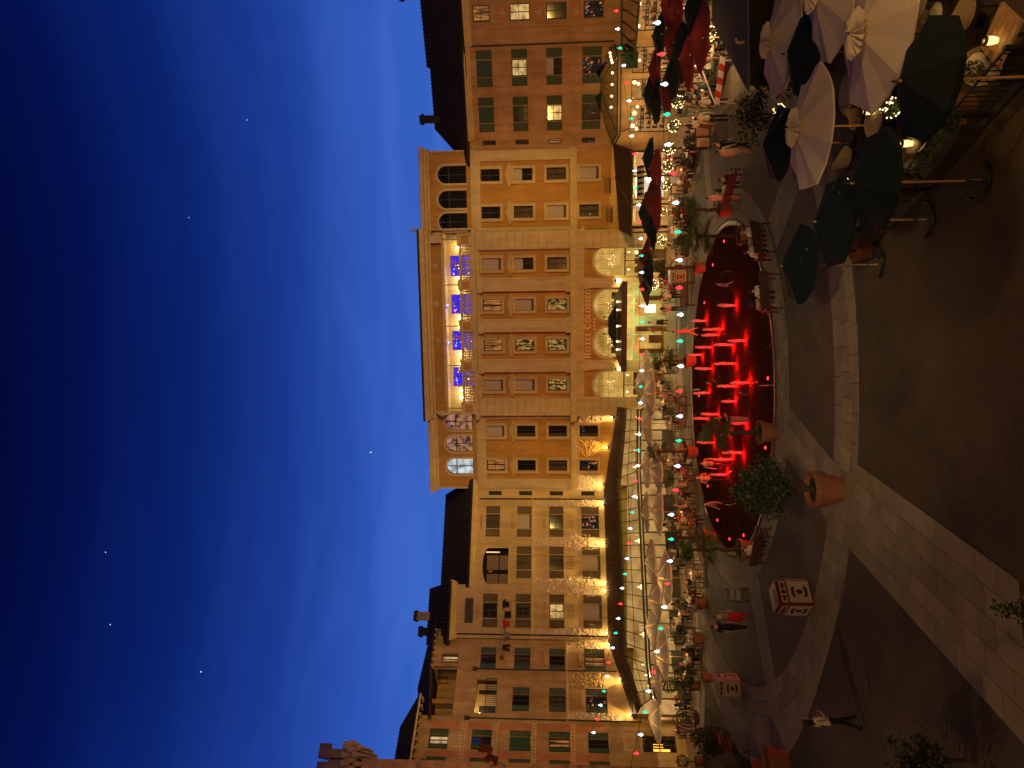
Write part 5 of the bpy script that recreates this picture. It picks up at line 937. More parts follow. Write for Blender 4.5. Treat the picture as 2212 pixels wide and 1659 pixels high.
def ribs(R_, n, zr, za):
    mm = M()
    for k in range(n): a = 2*math.pi*k/n; mm.tube([(.05*math.cos(a), .05*math.sin(a), za-.08), (R_*.97*math.cos(a), R_*.97*math.sin(a), zr-.05)], .014, 4)
    return mm.mesh('ribs', wood)
RIB = {'fab': ribs(1.65, 8, 2.2, 2.75), 'cream': ribs(1.66, 8, 2.16, 2.58), 'red': ribs(1.2, 6, 2.2, 2.72), 'green': ribs(1.22, 6, 2.2, 2.72), 'big_green': ribs(1.12, 8, 2.2, 2.66)}
POLE = M().tube([(0, 0, 0), (0, 0, 2.7)], .025, 7).mesh('pole', wood); BASE = M().lathe([(.28, 0), (.28, .05), (.06, .08), (.05, .25)], 14).mesh('base', black); CBASE = M()
for k in range(12):
    a0, a1 = math.pi*k/12-.3, math.pi*(k+1)/12-.3; CBASE.tube([(.42*math.cos(a0), .42*math.sin(a0), .05), (.42*math.cos(a1), .42*math.sin(a1), .05)], .05, 5)
CBASE.tube([(0, 0, .3), (0, .2, .08), (0, .4, .05)], .03, 5); CBASE = CBASE.mesh('base', black)
UB = M().ball((0, 0, 0), .05, 8).mesh('lamp', bulbw)
def umbrella(kind, x, y, rz, lab, grp, dz=0, lamp=0, tilt=0, curved=False, s=1, lc=(1, .66, .3)):
    t = empty('patio_umbrella', (x, y, .012), rz, lab, 'umbrella', grp); t.scale = (s, s, 1)
    ob('canopy', CAN[kind], t, (0, 0, dz), rx=tilt); ob('pole', POLE, t, (0, 0, 0), scale=(1, 1, 1+dz/2.7)); ob('ribs', RIB[kind], t, (0, 0, dz), rx=tilt); ob('base', CBASE if curved else BASE, t)
    if kind == 'cream': ob('cap', CAPM, t, (0, 0, 2.56+dz))
    ob('finial', HUB, t, (0, 0, 2.72+dz-(.12 if kind == 'cream' else 0)))
    if lamp: ob('lamp', UB, t, (.12, -.1, 2.12+dz)); light('POINT', 'umbrella_light', (.2, -.12, 2.0+dz), lamp, lc, .08, parent=t)
    return t
ORD = ('first', 'second', 'third', 'fourth', 'fifth', 'sixth', 'seventh', 'eighth', 'ninth', 'tenth', 'eleventh', 'twelfth', 'thirteenth', 'fourteenth', 'fifteenth', 'sixteenth', 'seventeenth')
LU = [(-.2, 55.6), (-.7, 49.8), (.9, 53.0), (-2.2, 54.6), (-3.0, 51.6), (-5.6, 46.9), (-6.4, 52.2), (-9.9, 53.2), (-8.7, 46.9), (-12.9, 50.2), (-12.3, 43.9), (-15.0, 48.0), (-17.4, 49.3), (-17.8, 45.2), (-20.9, 48.2), (-23.3, 48.2)]
LU.sort(key=lambda p: -p[0])
for i, (x, y) in enumerate(LU): umbrella('fab', x, y, i*.37, '%s cream umbrella with glowing seams, counted from the hotel doors along the left terrace' % ORD[i], 'cream umbrellas of the left terrace', random.uniform(-.06, .08), 60 if i % 3 else 95, random.uniform(-.05, .05))
RU = [('red', 22.6, 41.5), ('red', 20.7, 38.4), ('red', 19.6, 39.6), ('red', 16.5, 35.4), ('red', 15.9, 32.1), ('red', 21.5, 47.2), ('red', 17.7, 41.9), ('red', 14.3, 46.2), ('red', 13.1, 49.6), ('red', 11.7, 46.3), ('red', 8.3, 54.2), ('red', 7.4, 52.9), ('red', 9.2, 51.5), ('green', 17.9, 33.6), ('green', 22.7, 45.3), ('green', 17.8, 37.3), ('green', 17.8, 40.2), ('green', 20.6, 49.2), ('green', 18.7, 46.0), ('green', 16.2, 50.0), ('green', 13.1, 53.0), ('green', 10.7, 48.2), ('green', 7.9, 50.4)]
RU.sort(key=lambda p: p[1]/max(p[1], 1)*p[1]); cnt = {'red': 0, 'green': 0}
NUM = [o for o in ORD]
for i, (k, x, y) in enumerate(RU):
    umbrella(k, x, y, i*.53+.2, '%s dark %s umbrella counted from the barriers back towards the hotel doors' % (NUM[cnt[k]], k), 'red and green umbrellas of the right terrace', random.uniform(-.1, .12), 115 if i % 2 else 60, random.uniform(-.06, .06), s=1.28); cnt[k] += 1
FU = [('cream', 10.4, 21.3, 'farthest large cream umbrella, next to the hedge'), ('cream', 7.44, 15.08, 'biggest nearest cream umbrella over the right foreground tables'), ('cream', 6.88, 18.96, 'large cream umbrella between the smaller dark green ones'), ('cream', 9.72, 17.5, 'cream umbrella cut off at the right picture edge'), ('big_green', 9.0, 19.24, 'dark green umbrella overlapping the farthest cream umbrella'), ('big_green', 5.54, 13.07, 'nearest large dark green umbrella at the right foreground'), ('big_green', 4.26, 15.15, 'dark green umbrella on a curved foot over the railing'), ('big_green', 7.3, 21.5, 'small farthest dark green umbrella beside the fairy-light plant'), ('big_green', 3.94, 17.28, 'dark green umbrella directly behind the metal railing'), ('big_green', 3.28, 19.78, 'dark green umbrella standing alone beside the crowded bench')]
for i, (k, x, y, lab) in enumerate(FU): umbrella(k, x, y, i*.41+.2, lab, 'umbrellas of the foreground terrace', 0, 0, random.uniform(-.03, .03), curved=(k == 'big_green'))

# ------------------------------------------------------------------ fairy-light balls
FLB = []
for s in (1, 2, 3):
    rnd = random.Random(s); mm = M()
    for _ in range(26): d = Vector((rnd.gauss(0, 1), rnd.gauss(0, 1), rnd.gauss(0, 1))).normalized()*.42; mm.ball(d, .032, 6)
    FLB.append(mm.mesh('fairy_lights', bulbw))
def lightball(x, y, z, s, lab, grp, p=22):
    t = empty('fairy_light_plant', (x, y, .01), x, lab, 'plant', grp); ob('crown', BALLC[int(x*3) % 3], t, (0, 0, z), scale=.85*s); ob('stem', M().tube([(0, 0, .4), (0, 0, z)], .03, 6).mesh('stem', bark2), t); ob('pot', pot(.5, .3), t)
    tag(ob('fairy_lights', FLB[int(x*3) % 3], t, (0, 0, z), scale=s), kind='stuff'); light('POINT', 'fairy_glow', (0, -.5*s, z), p, (1, .72, .34), .2, parent=t)
for i, (x, y) in enumerate(((16.76, 33.48), (17.25, 37.36), (16.85, 41.68), (15.97, 43.15), (15.15, 44.91), (14.3, 45.8), (13.3, 46.6), (12.03, 48.54), (10.06, 48.83), (7.47, 52.59))): lightball(x, y, 1.6, .9, '%s glowing fairy-light ball plant, counted from the barriers towards the hotel doors' % ORD[i], 'fairy-light ball plants of the right terrace')
for x, y, z, lab in ((8.83, 22.8, 1.7, 'fairy-light plant beside the small farthest green umbrella'), (5.95, 15.4, 1.7, 'fairy-light plant between the nearest cream and green umbrellas'), (5.0, 18.0, 1.7, 'fairy-light plant above the railing behind the green umbrellas'), (3.75, 20.2, 1.9, 'thin fairy-light twig beside the green umbrella near the bench')): lightball(x, y, z, .5, lab, 'fairy-light plants of the foreground terrace', 5)

# ------------------------------------------------------------------ furniture
tabm = mat('table_top', (.36, .27, .17), .5, .15, 5, .05); clothm = mat('white_cloth', (.6, .52, .42), .9, .05)
CH = M()
for sx in (-.2, .2): CH.tube([(sx, .2, 0), (sx, .2, .45), (sx*.95, .25, .92)], .018, 5).tube([(sx, -.2, 0), (sx, -.2, .45)], .018, 5)
CH.box(-.22, .22, -.23, .22, .43, .47).tube([(-.19, .25, .92), (0, .28, .97), (.19, .25, .92)], .018, 5)
for k in range(3): CH.tube([(-.1+k*.1, .225, .47), (-.1+k*.1, .265, .95)], .012, 4)
CH = CH.mesh('dining_chair', mat('chair_dark_metal', (.045, .03, .02), .5)); TB = M().lathe([(.38, .72), (.38, .75)], 18).tube([(0, 0, .05), (0, 0, .72)], .035, 6).lathe([(.24, 0), (.22, .04)], 14).mesh('bistro_table', tabm)
SET = M().lathe([(.03, .0), (.04, .09), (.03, .14)], 8, (.05, .05, 0)).lathe([(.1, .0), (.11, .015)], 12, (-.15, -.1, 0)).lathe([(.1, .0), (.11, .015)], 12, (.16, -.12, 0)).mesh('tableware', whitew)
CND = M().lathe([(.035, 0), (.045, .09), (.03, .1)], 8).mesh('table_candle', emit('red_candle', (1, .22, .08), 5))
SEATS = []
def dine(x, y, rz, terr, n=4, first=0):
    side = 'under the cream umbrellas' if terr == 'L' else 'under the red and green umbrellas'; G = 'of the left terrace' if terr == 'L' else 'of the right terrace'
    tag(ob('bistro_table', TB, None, (x, y, .014), rz), 'small round bistro table '+side, 'table', 'bistro tables '+G); tag(ob('tableware', SET, None, (x, y, .766), rz), 'glasses and plates on a bistro table '+side, 'tableware', 'tableware '+G)
    if random.random() < .6: tag(ob('table_candle', CND, None, (x+.1, y-.12, .766)), 'tiny red candle light on a table '+side, 'candle', 'table candles '+G)
    for k in range(n):
        a = rz+k*2*math.pi/n+random.uniform(-.2, .2); r = random.uniform(.62, .75); cx, cy_ = x+r*math.cos(a), y+r*math.sin(a); rot = a-math.pi/2
        tag(ob('dining_chair', CH, None, (cx, cy_, .014), rot), 'dark metal dining chair at a table '+side, 'chair', 'dining chairs '+G)
        if random.random() < .62: SEATS.append((cx, cy_, rot, terr))
for i, (x, y) in enumerate(LU): dine(x+.7*math.cos(i*2), y-.9, i*.8, 'L')
for x, y in ((-4.6, 46.4), (-7.4, 45.6), (-10.2, 44.5), (-13.4, 43.6), (-16.2, 43.7), (-19.0, 45.2)): dine(x, y, x, 'L')
for i, (k, x, y) in enumerate(RU):
    if i % 4 != 3: dine(x-.5, y-.8, i*.9, 'R')
for x, y in ((12.0, 46.9), (14.5, 43.6), (15.6, 41.3), (16.2, 38.9), (10.3, 48.0)): dine(x, y, x, 'R')
# foreground lounge: railing, tables, wicker chairs, lanterns
wick = mat('pale_wicker', (.36, .27, .15), .85, .25, 18, .5, 40); cush = mat('cream_cushion', (.5, .42, .3), .9, .1); blk = mat('dark_lounge_frame', (.03, .022, .015), .6)
def lounge(x, y, rz, lab):
    t = empty('lounge_chair', (x, y, .012), rz, lab, 'chair', 'lounge chairs of the foreground terrace')
    ob('seat', M().box(-.3, .3, -.3, .28, .3, .40).mesh('seat', blk), t); ob('cushion', M().lathe([(.22, .0), (.28, .04), (.26, .09), (.1, .11)], 12).mesh('cushion', cush, True), t, (0, -.02, .40))
    bk = M(); n = 12
    for i in range(n):
        a0, a1 = math.pi*i/n, math.pi*(i+1)/n; bk.add([(.33*math.cos(a0), .02+.3*math.sin(a0), .40), (.33*math.cos(a1), .02+.3*math.sin(a1), .40), (.37*math.cos(a1), .02+.36*math.sin(a1), .66+.24*math.sin(a1)), (.37*math.cos(a0), .02+.36*math.sin(a0), .66+.24*math.sin(a0))], [(0, 1, 2, 3)])
    ob('backrest', bk.mesh('backrest', wick), t); ob('back_cushion', M().lathe([(.06, -.2), (.2, -.12), (.23, 0), (.2, .12), (.06, .2)], 10, sy=.35).mesh('back_cushion', cush, True), t, (0, .22, .66), rx=-.2)
    for sx in (-.26, .26):
        for sy in (-.26, .25): ob('leg', cached('lleg', lambda: M().tube([(0, 0, 0), (0, 0, .32)], .022, 5).mesh('leg', blk)), t, (sx, sy, 0))
for x, y, r, lab in ((7.68, 14.9, 2.2, 'pale lounge chair under the nearest cream umbrella'), (8.2, 16.0, .6, 'pale lounge chair behind the nearest cream umbrella'), (8.3, 16.9, 3.6, 'pale lounge chair between the cream umbrellas near the right edge'), (10.78, 21.9, 1.0, 'lounge chair by the hedge under the farthest cream umbrella'), (10.3, 22.8, 2.8, 'lounge chair farthest back by the hedge'), (6.66, 20.8, 2.0, 'lounge chair beside the small fairy-light twig'), (6.14, 13.95, -.6, 'dark lounge chair next to the lit table by the railing'), (7.5, 20.2, 3.9, 'lounge chair under the middle cream umbrella'), (7.3, 18.3, .2, 'lounge chair before the round lantern table'), (5.6, 17.6, 1.2, 'lounge chair behind the railing among dark green umbrellas')): lounge(x, y, r, lab)
def rtable(x, y, s, lab, sq=False):
    t = empty('lounge_table', (x, y, .012), .7, lab, 'table', 'tables of the foreground terrace')
    ob('top', (M().box(-.42, .42, -.42, .42, .71, .75) if sq else M().lathe([(.45*s, .71), (.45*s, .74), (.42*s, .75)], 22)).mesh('top', tabm), t); ob('leg', M().tube([(0, 0, .05), (0, 0, .71)], .04, 7).mesh('leg', blk), t); ob('foot', M().lathe([(.28, 0), (.26, .04), (.06, .07)], 14).mesh('foot', blk), t)
    if sq:
        for k in range(5): ob('plank', M().box(-.41+k*.166, -.41+k*.166+.156, -.415, .415, .75, .765).mesh('plank', mat('orange_brown_wood', (.4, .22, .09), .5, .3, 9, .1)), t)  # planks in an orange-brown wood colour
for x, y, s, lab, sq in ((6.85, 18.4, 1.1, 'round pale table with a lantern under the middle cream umbrella', False), (8.2, 20.0, 1.2, 'round pale table under the green umbrella near the hedge', False), (6.4, 13.25, 1, 'square wooden table lit by a lantern at the right foreground edge', True), (5.35, 16.5, .9, 'round table with a lantern and potted herb by the railing', False), (8.7, 16.2, 1, 'round table between pale lounge chairs at the right edge', False)): rtable(x, y, s, lab, sq)
for i, (x, y) in enumerate(((6.99, 18.3), (5.5, 16.4), (6.33, 13.3))):
    t = empty('table_lantern', (x, y, .77), i, ('glowing glass lantern on the round pale table', 'glowing glass lantern beside the potted herb', 'bright glass lantern on the square wooden table')[i], 'lantern', 'candle lanterns')
    ob('candle', M().lathe([(.055, .02), (.07, .08), (.06, .17), (.02, .19)], 10).mesh('candle', candle), t); ob('glass', M().lathe([(.08, 0), (.085, .22), (.075, .22)], 12).mesh('glass', pane_m), t); ob('cap', M().lathe([(.09, .22), (.09, .25), (.05, .27)], 12).mesh('cap', blk), t); light('POINT', 'candle_light', (0, 0, .25), 15, (1, .58, .18), .06, parent=t)
for i, (x, y, z, lab) in enumerate(((5.9, 13.6, .78, 'dark feathery potted herb on the square wooden table'), (5.2, 16.4, .78, 'small green herb in a clay pot by the lantern'), (5.3, 14.6, .62, 'dark bushy herb in a trough on the railing'))):
    t = empty('potted_herb', (x, y, z), i, lab, 'plant'); ob('pot', pot(.5, .3), t, scale=.3); ob('foliage', ballcrown(.2, 220, .035, i+5, [leaf_m, leaf_l]), t, (0, 0, .28))
rl = empty('terrace_railing', (0, 0, 0), 0, 'dark metal railing with solid panels closing the foreground terrace', 'railing')
RP = [(6.0, 12.9), (5.5, 14.77), (5.1, 15.97), (4.65, 17.16), (4.17, 19.3), (3.8, 20.9)]
for (xa, ya), (xb, yb) in zip(RP, RP[1:]):
    a, b = Vector((xa, ya, 0)), Vector((xb, yb, 0)); L = (b-a).length; n = max(1, int(L/.14)); ob('top_rail', M().tube([a+Vector((0, 0, .86)), b+Vector((0, 0, .86))], .03, 5).tube([a+Vector((0, 0, .12)), b+Vector((0, 0, .12))], .025, 5).mesh('top_rail', black), rl); ob('post', M().box(xa-.04, xa+.04, ya-.04, ya+.04, 0, .92).mesh('post', black), rl)
    for k in range(1, n): p = a.lerp(b, k/n); ob('bar', cached('rlb', lambda: M().box(-.01, .01, -.01, .01, .12, .86).mesh('bar', black)), rl, p)
    ob('foot_kerb', M().tube([a+Vector((-.1, 0, .03)), b+Vector((-.1, 0, .03))], .04, 4).mesh('foot_kerb', blk), rl)
pt = empty('planter_trough', (4.95, 15.3, 0), R(108), 'dark planter trough with small yellow-green flowers on the railing', 'planter'); ob('box', M().box(-.8, .8, -.2, .2, .35, .75).mesh('box', blk), pt); mm = M(); [mm.leaf((random.uniform(-.75, .75), random.gauss(0, .12), .8+random.random()*.25), .035) for _ in range(420)]; ob('flowers', mm.mesh('flowers', leaf_l), pt)

# ------------------------------------------------------------------ benches, carved bins, egg chair, menu boards
slat_d = mat('dark_bench_slat', (.075, .03, .02), .6, .2, 10, .1); slat_p = mat('pale_bench_slat', (.42, .36, .26), .6, .15, 10, .1)
SEATSL = M().box(-.85, .85, -.035, .035, -.016, .016); SLD, SLP = SEATSL.mesh('slat', slat_d), SEATSL.mesh('slat', slat_p)
BEND = M()
for pts in ([(0, -.24, .42), (0, .22, .40), (0, .30, .62), (0, .36, .86)], [(0, -.22, .42), (0, -.3, .3), (0, -.22, .16), (0, -.3, 0)], [(0, .2, .40), (0, .3, .28), (0, .24, .14), (0, .34, 0)], [(0, -.22, .3), (0, 0, .24), (0, .24, .28)], [(0, -.26, .42), (0, -.34, .56), (0, -.24, .66), (0, .1, .62), (0, .3, .66)]): BEND.tube(pts, .026, 6)
BEND = BEND.mesh('iron_end', black)
def bench(x, y, rz, lab, pale=False):
    t = empty('park_bench', (x, y, .025), rz, lab, 'bench', 'benches around the fountain'); me = SLP if pale else SLD
    for sx in (-.72, .72): ob('iron_end', BEND, t, (sx, 0, 0))
    for k in range(5): ob('seat_slat', me, t, (0, -.2+k*.1, .445))
    for k in range(4): ob('back_slat', me, t, (0, .27+k*.03, .53+k*.1), rx=math.pi/2-.28)
    return t
bench(9.5, 33.6, R(130), 'bench with a seated couple right of the fountain by the potted palm'); bench(5.9, 29.3, R(205), 'long dark bench with people seen from behind, at the fountain kerb'); bench(3.6, 28.3, R(192), 'dark bench with its iron end towards the empty near kerb'); bench(5.76, 45.2, R(0), 'dark bench seen frontally before the hotel terrace, two people behind it'); bench(-2.2, 46.3, R(4), 'dark bench on the far side of the fountain, left of the doors'); bench(-6.9, 29.6, R(150), 'dark bench at the near left of the fountain under the leafy tree'); bench(-10.2, 33.6, R(-75), 'empty pale slatted bench with black iron ends on the left plaza', True); bench(-8.9, 42.6, R(25), 'slatted bench on the far left kerb below the terrace')
redwood = mat('carved_red_wood', (.105, .02, .014), .35, .15, spec=.5); palew = mat('pale_carved_panel', (.42, .30, .19), .6, .15)
def bin_(x, y, rz, lab, frame, panel, s=1):
    t = empty('carved_bin', (x, y, .02), rz, lab, 'bin', 'carved boxes on the plaza'); t.scale = (s*.78, s*.78, s*.92)
    bm = M(); hw = .62; bm.slab([(hw*sx+.1*qx, hw*sy+.1*qy) for sx, sy, qx, qy in ((-1, -1, 1, 0), (1, -1, -1, 0), (1, -1, 0, 1), (1, 1, 0, -1), (1, 1, -1, 0), (-1, 1, 1, 0), (-1, 1, 0, -1), (-1, -1, 0, 1))], 0, 1.28); ob('case', bm.mesh('case', frame), t)
    ob('lid', M().slab([(-.56, -.56), (.56, -.56), (.56, .56), (-.56, .56)], 1.28, 1.33).slab([(-.3, -.16), (.3, -.16), (.3, .16), (-.3, .16)], 1.33, 1.345).mesh('lid', frame), t)
    pm = M().box(-.48, .48, -.02, 0, .1, .86).mesh('panel', panel); fm = M().box(-.5, .5, -.05, 0, .06, .11).box(-.5, .5, -.05, 0, .85, .9).box(-.5, -.45, -.05, 0, .11, .85).box(.45, .5, -.05, 0, .11, .85).mesh('panel_frame', panel)
    em = M(); em.lathe([(.13, 0), (.12, .03), (.05, .05)], 12)
    for q in range(2):
        for k in range(9):
            a = q*math.pi+math.pi/2-.8+k*.2; em.box(.2+.04*abs(k-4)/4, .30+.05*abs(k-4)/4, -.033, .033, 0, .03, 0, Matrix.Rotation(a, 4, 'Z'))
    em = em.mesh('emblem', mat('dark_emblem', (.05, .02, .015), .5)); tp_ = M().box(-.5, .5, -.02, 0, .98, 1.2).mesh('top_panel', panel); to_ = M().lathe([(.1, 0), (.09, .03)], 10).box(-.42, -.16, -.06, .06, 0, .02).box(.16, .42, -.06, .06, 0, .02).mesh('top_emblem', MATS['dark_emblem'])
    for k in range(4):
        a = k*math.pi/2; v = Vector((math.sin(a)*hw, -math.cos(a)*hw, 0)); p = ob('panel', pm, t, v, a); ob('panel_frame', fm, p); ob('emblem', em, p, (0, -.02, .48), rx=math.pi/2); q = ob('top_panel', tp_, t, v, a); ob('emblem', to_, q, (0, -.02, 1.09), rx=math.pi/2)
bin_(-7.75, 25.3, R(40), 'red lacquered carved bin with medallion panels on the near left plaza', redwood, palew, .98); bin_(-15.15, 34.9, R(8), 'pale carved bin with medallion panels left of the fountain', mat('pale_bin_frame', (.30, .25, .2), .5), palew, .95); bin_(7.4, 48.3, R(-10), 'small pale carved bin behind the far kerb near the entrance bench', MATS['pale_bin_frame'], palew, .9)
eg = empty('hanging_egg_chair', (-20.0, 41.6, .02), R(20), 'black wicker hanging egg chair on a ring stand at the left terrace', 'chair'); mm = M()
for k in range(16):
    a = 2*math.pi*k/16
    if -2.2 < ((a+math.pi/2+math.pi) % (2*math.pi))-math.pi < .0 and False: continue
    P = []
    for i in range(10):
        ph = math.pi*(.06+.88*i/9); r = .55*math.sin(ph); P.append((r*math.cos(a), r*math.sin(a)*.9, 1.25+.72*math.cos(ph)))
    if not (math.sin(a) < -.55): mm.tube(P, .018, 4)
for i in range(2, 9): ph = math.pi*i/10; r = .55*math.sin(ph); mm.tube([(r*math.cos(t*.35-.65), r*math.sin(t*.35-.65)*.9, 1.25+.72*math.cos(ph)) for t in range(13)], .018, 4, cap=False)
ob('basket', mm.mesh('basket', blk), eg); ob('cushion', M().lathe([(.1, 0), (.42, .08), (.42, .2), (.15, .26)], 14).mesh('cushion', mat('dark_cushion', (.06, .045, .04), .9), True), eg, (0, 0, .62)); mm = M().tube([(.62*math.cos(k*.524), .62*math.sin(k*.524), .03) for k in range(13)], .03, 6).tube([(-.5, .35, .03), (-.72, .3, .6), (-.75, .25, 1.3), (-.5, .15, 1.95), (-.1, .02, 2.15), (0, 0, 2.1)], .035, 6).tube([(0, 0, 2.1), (0, 0, 1.95)], .012, 4); ob('stand', mm.mesh('stand', black), eg)
def menu(x, y, rz, lab, h=1.0):
    t = empty('menu_board', (x, y, .012), rz, lab, 'sign', 'menu boards'); ob('frame', M().box(-.3, .3, -.02, .02, .12, h).mesh('frame', frame_dk), t); ob('sheet', M().box(-.24, .24, -.028, -.02, .2, h-.08).mesh('sheet', palew), t)
    for sx in (-.25, .25): ob('leg', M().tube([(sx, 0, 0), (sx, .1, h)], .02, 4).mesh('leg', frame_dk), t)
menu(14.37, 39.9, R(-30), 'framed menu board beside the standing group on the right terrace'); menu(13.7, 39.7, R(-10), 'dark framed menu board nearest the plaza on the right terrace'); menu(13.0, 46.7, R(-15), 'black stand with a white menu sheet at the right terrace corner', 1.25); menu(-9.5, 46.2, R(10), 'white paper menu board among the left terrace tables', 1.3); menu(-22.3, 45.0, R(40), 'two-panel white menu board below the neon shop door', 1.3)
def planter(x, y, rz, L, lab):
    t = empty('planter_box', (x, y, .012), rz, lab, 'planter', 'planter boxes of the terraces'); ob('box', M().box(-L/2, L/2, -.2, .2, 0, .5).mesh('box', frame_dk), t); mm = M(); [mm.leaf((random.uniform(-L/2, L/2), random.gauss(0, .13), .52+random.random()*.38), .05, random.random() < .4) for _ in range(int(260*L))]; ob('plants', mm.mesh('plants', [leaf_m, leaf_l]), t)
for i, (x, y, r, L) in enumerate(((11.2, 46.2, -.15, 1.8), (14.6, 44.9, -.9, 1.6), (15.3, 42.8, -1.0, 1.5), (9.3, 47.3, .3, 1.4), (7.9, 49.2, .9, 1.3), (16.3, 36.4, -1.0, 1.5))): planter(x, y, r, L, '%s dark planter box on the right terrace edge, counted from the hotel' % ORD[i])

# ------------------------------------------------------------------ people
SK = [mat('skin_%s' % n, c, .6, .05) for n, c in (('light', (.52, .30, .19)), ('tan', (.36, .19, .11)))]; HR = [mat('hair_%s' % n, c, .6, .2) for n, c in (('dark', (.02, .013, .009)), ('brown', (.07, .035, .017)), ('fair', (.28, .17, .07)))]; SHO = mat('shoe', (.03, .025, .022), .6)
CLO = {n: mat('cloth_'+n, c, .9, .12, 8, .2, 40) for n, c in dict(white=(.6, .55, .48), black=(.014, .013, .013), navy=(.02, .025, .05), red=(.42, .015, .02), grey=(.2, .18, .16), cream=(.5, .42, .3), pink=(.45, .2, .17), teal=(.04, .09, .09), brown=(.14, .07, .035), khaki=(.25, .2, .12)).items()}
def body_mesh(name, pose):
    J = {}; E_ = []
    def j(n, x, y, z, r, rx=None): J[n] = ((x, y, z), r, rx or r)
    def c(a, b, tg): E_.append((a, b, tg))
    sit = pose == 'sit'; hz = .50 if sit else .95; up = lambda z: z-(.45 if sit else 0); lean = {'sit': .02, 'walk': -.02}.get(pose, 0)
    j('pel', 0, 0, hz, .105, .145); j('wst', 0, .0, up(1.10), .095, .125); j('chs', 0, lean, up(1.32), .105, .155); j('nk', 0, lean, up(1.47), .05); j('h0', 0, lean-.015, up(1.545), .062); j('h1', 0, lean-.02, up(1.625), .092); j('h2', 0, lean, up(1.705), .066)
    for a, b, tg in (('pel', 'wst', 'T'), ('wst', 'chs', 'T'), ('chs', 'nk', 'S'), ('nk', 'h0', 'S'), ('h0', 'h1', 'H'), ('h1', 'h2', 'H')): c(a, b, tg)
    for s, S in ((1, 'l'), (-1, 'r')):
        if sit: L = [(.10, -.06, .50, .085), (.12, -.42, .50, .065), (.12, -.40, .09, .045), (.13, -.53, .05, .04)]
        elif pose in ('walk', 'carry'): d = .26*s; L = [(.09, 0, .88, .088), (.095, -.10*s-.03, .49, .064), (.10, d*-.9+.02, .10 if s > 0 else .15, .045), (.105, d*-.9-.12, .05 if s > 0 else .08, .038)]
        else: L = [(.09, 0, .88, .088), (.10, -.01, .49, .064), (.10, .02, .09, .045), (.12, -.12, .05, .038)]
        for k, (x, y, z, r) in enumerate(L): j('L%d%s' % (k, S), x*s, y, z, r)
        c('pel', 'L0'+S, 'P'); c('L0'+S, 'L1'+S, 'P'); c('L1'+S, 'L2'+S, 'P'); c('L2'+S, 'L3'+S, 'F')
        if sit: A = [(.19, 0, 1.40, .058), (.25, -.05, 1.13, .045), (.17, -.27, 1.10, .034), (.15, -.34, 1.10, .034)]
        elif pose == 'walk': A = [(.19, 0, 1.40, .058), (.23, .05*s, 1.13, .045), (.235, .07*s-.06, .89, .033), (.235, .085*s-.09, .82, .034)]
        elif pose in ('talk', 'carry'): A = [(.19, 0, 1.40, .058), (.26, .02, 1.13, .045), (.14, -.2, 1.16, .034), (.09, -.25, 1.19, .034)]
        else: A = [(.19, 0, 1.40, .058), (.245, .02, 1.12, .045), (.255, -.05, .88, .033), (.255, -.07, .80, .034)]
        for k, (x, y, z, r) in enumerate(A): j('A%d%s' % (k, S), x*s, y+lean, up(z), r)
        c('chs', 'A0'+S, 'T'); c('A0'+S, 'A1'+S, 'T'); c('A1'+S, 'A2'+S, 'S'); c('A2'+S, 'A3'+S, 'S')
        w_, p_ = Vector(J['A2'+S][0]), Vector(J['A3'+S][0]); d = (p_-w_).normalized(); sd = Vector((0, 1, 0)) if abs(d.z) > .7 else Vector((1, 0, 0))
        for k in range(4): q = p_+d*(.035)+sd*(k-1.5)*.018; e2 = q+d*(.05, .058, .054, .042)[k]+Vector((-.008*s, -.012, 0)); j('F%d%s' % (k, S), *q, .0095); j('G%d%s' % (k, S), *e2, .0075); c('A3'+S, 'F%d%s' % (k, S), 'S'); c('F%d%s' % (k, S), 'G%d%s' % (k, S), 'S')
        q = w_.lerp(p_, .6)-sd*.04; j('Th'+S, *q, .011); j('Ti'+S, *(q+d*.035-sd*.012), .008); c('A3'+S, 'Th'+S, 'S'); c('Th'+S, 'Ti'+S, 'S')
    bm = bmesh.new(); sl = bm.verts.layers.skin.verify(); V = {}
    for n, (p, r, rx) in J.items(): v = bm.verts.new(p); V[n] = v; v[sl].radius = (rx, r); v[sl].use_root = (n == 'pel')
    for a, b, tg in E_: bm.edges.new((V[a], V[b]))
    me = bpy.data.meshes.new('skeleton'); bm.to_mesh(me); bm.free(); o = bpy.data.objects.new('skeleton', me); col.objects.link(o); mo = o.modifiers.new('s', 'SKIN'); mo.use_smooth_shade = True; su = o.modifiers.new('u', 'SUBSURF'); su.levels = 1; su.render_levels = 1
    dg = bpy.context.evaluated_depsgraph_get(); me2 = bpy.data.meshes.new_from_object(o.evaluated_get(dg)); bpy.data.objects.remove(o); me2.name = name
    me2.materials.clear()
    for k in (SK[0], CLO['white'], CLO['black'], HR[0], SHO): me2.materials.append(k)
    seg = [(Vector(J[a][0]), Vector(J[b][0]), (J[a][1]+J[b][1])/2, tg) for a, b, tg in E_]; hc_ = Vector(J['h1'][0]); idx = []
    for p in me2.polygons:
        q = p.center; best = None; bd = 9
        for a, b, r, tg in seg:
            ab = b-a; t = max(0, min(1, (q-a).dot(ab)/max(1e-9, ab.length_squared))); dd = (q-a-ab*t).length-r*.6
            if dd < bd: bd = dd; best = tg
        if best == 'H' and (q.z > hc_.z+.035 or (q.y > hc_.y+.02 and q.z > hc_.z-.09)): idx.append(3)
        else: idx.append({'T': 1, 'P': 2, 'S': 0, 'H': 0, 'F': 4}[best])
    me2.polygons.foreach_set('material_index', idx); me2.polygons.foreach_set('use_smooth', [True]*len(idx)); return me2
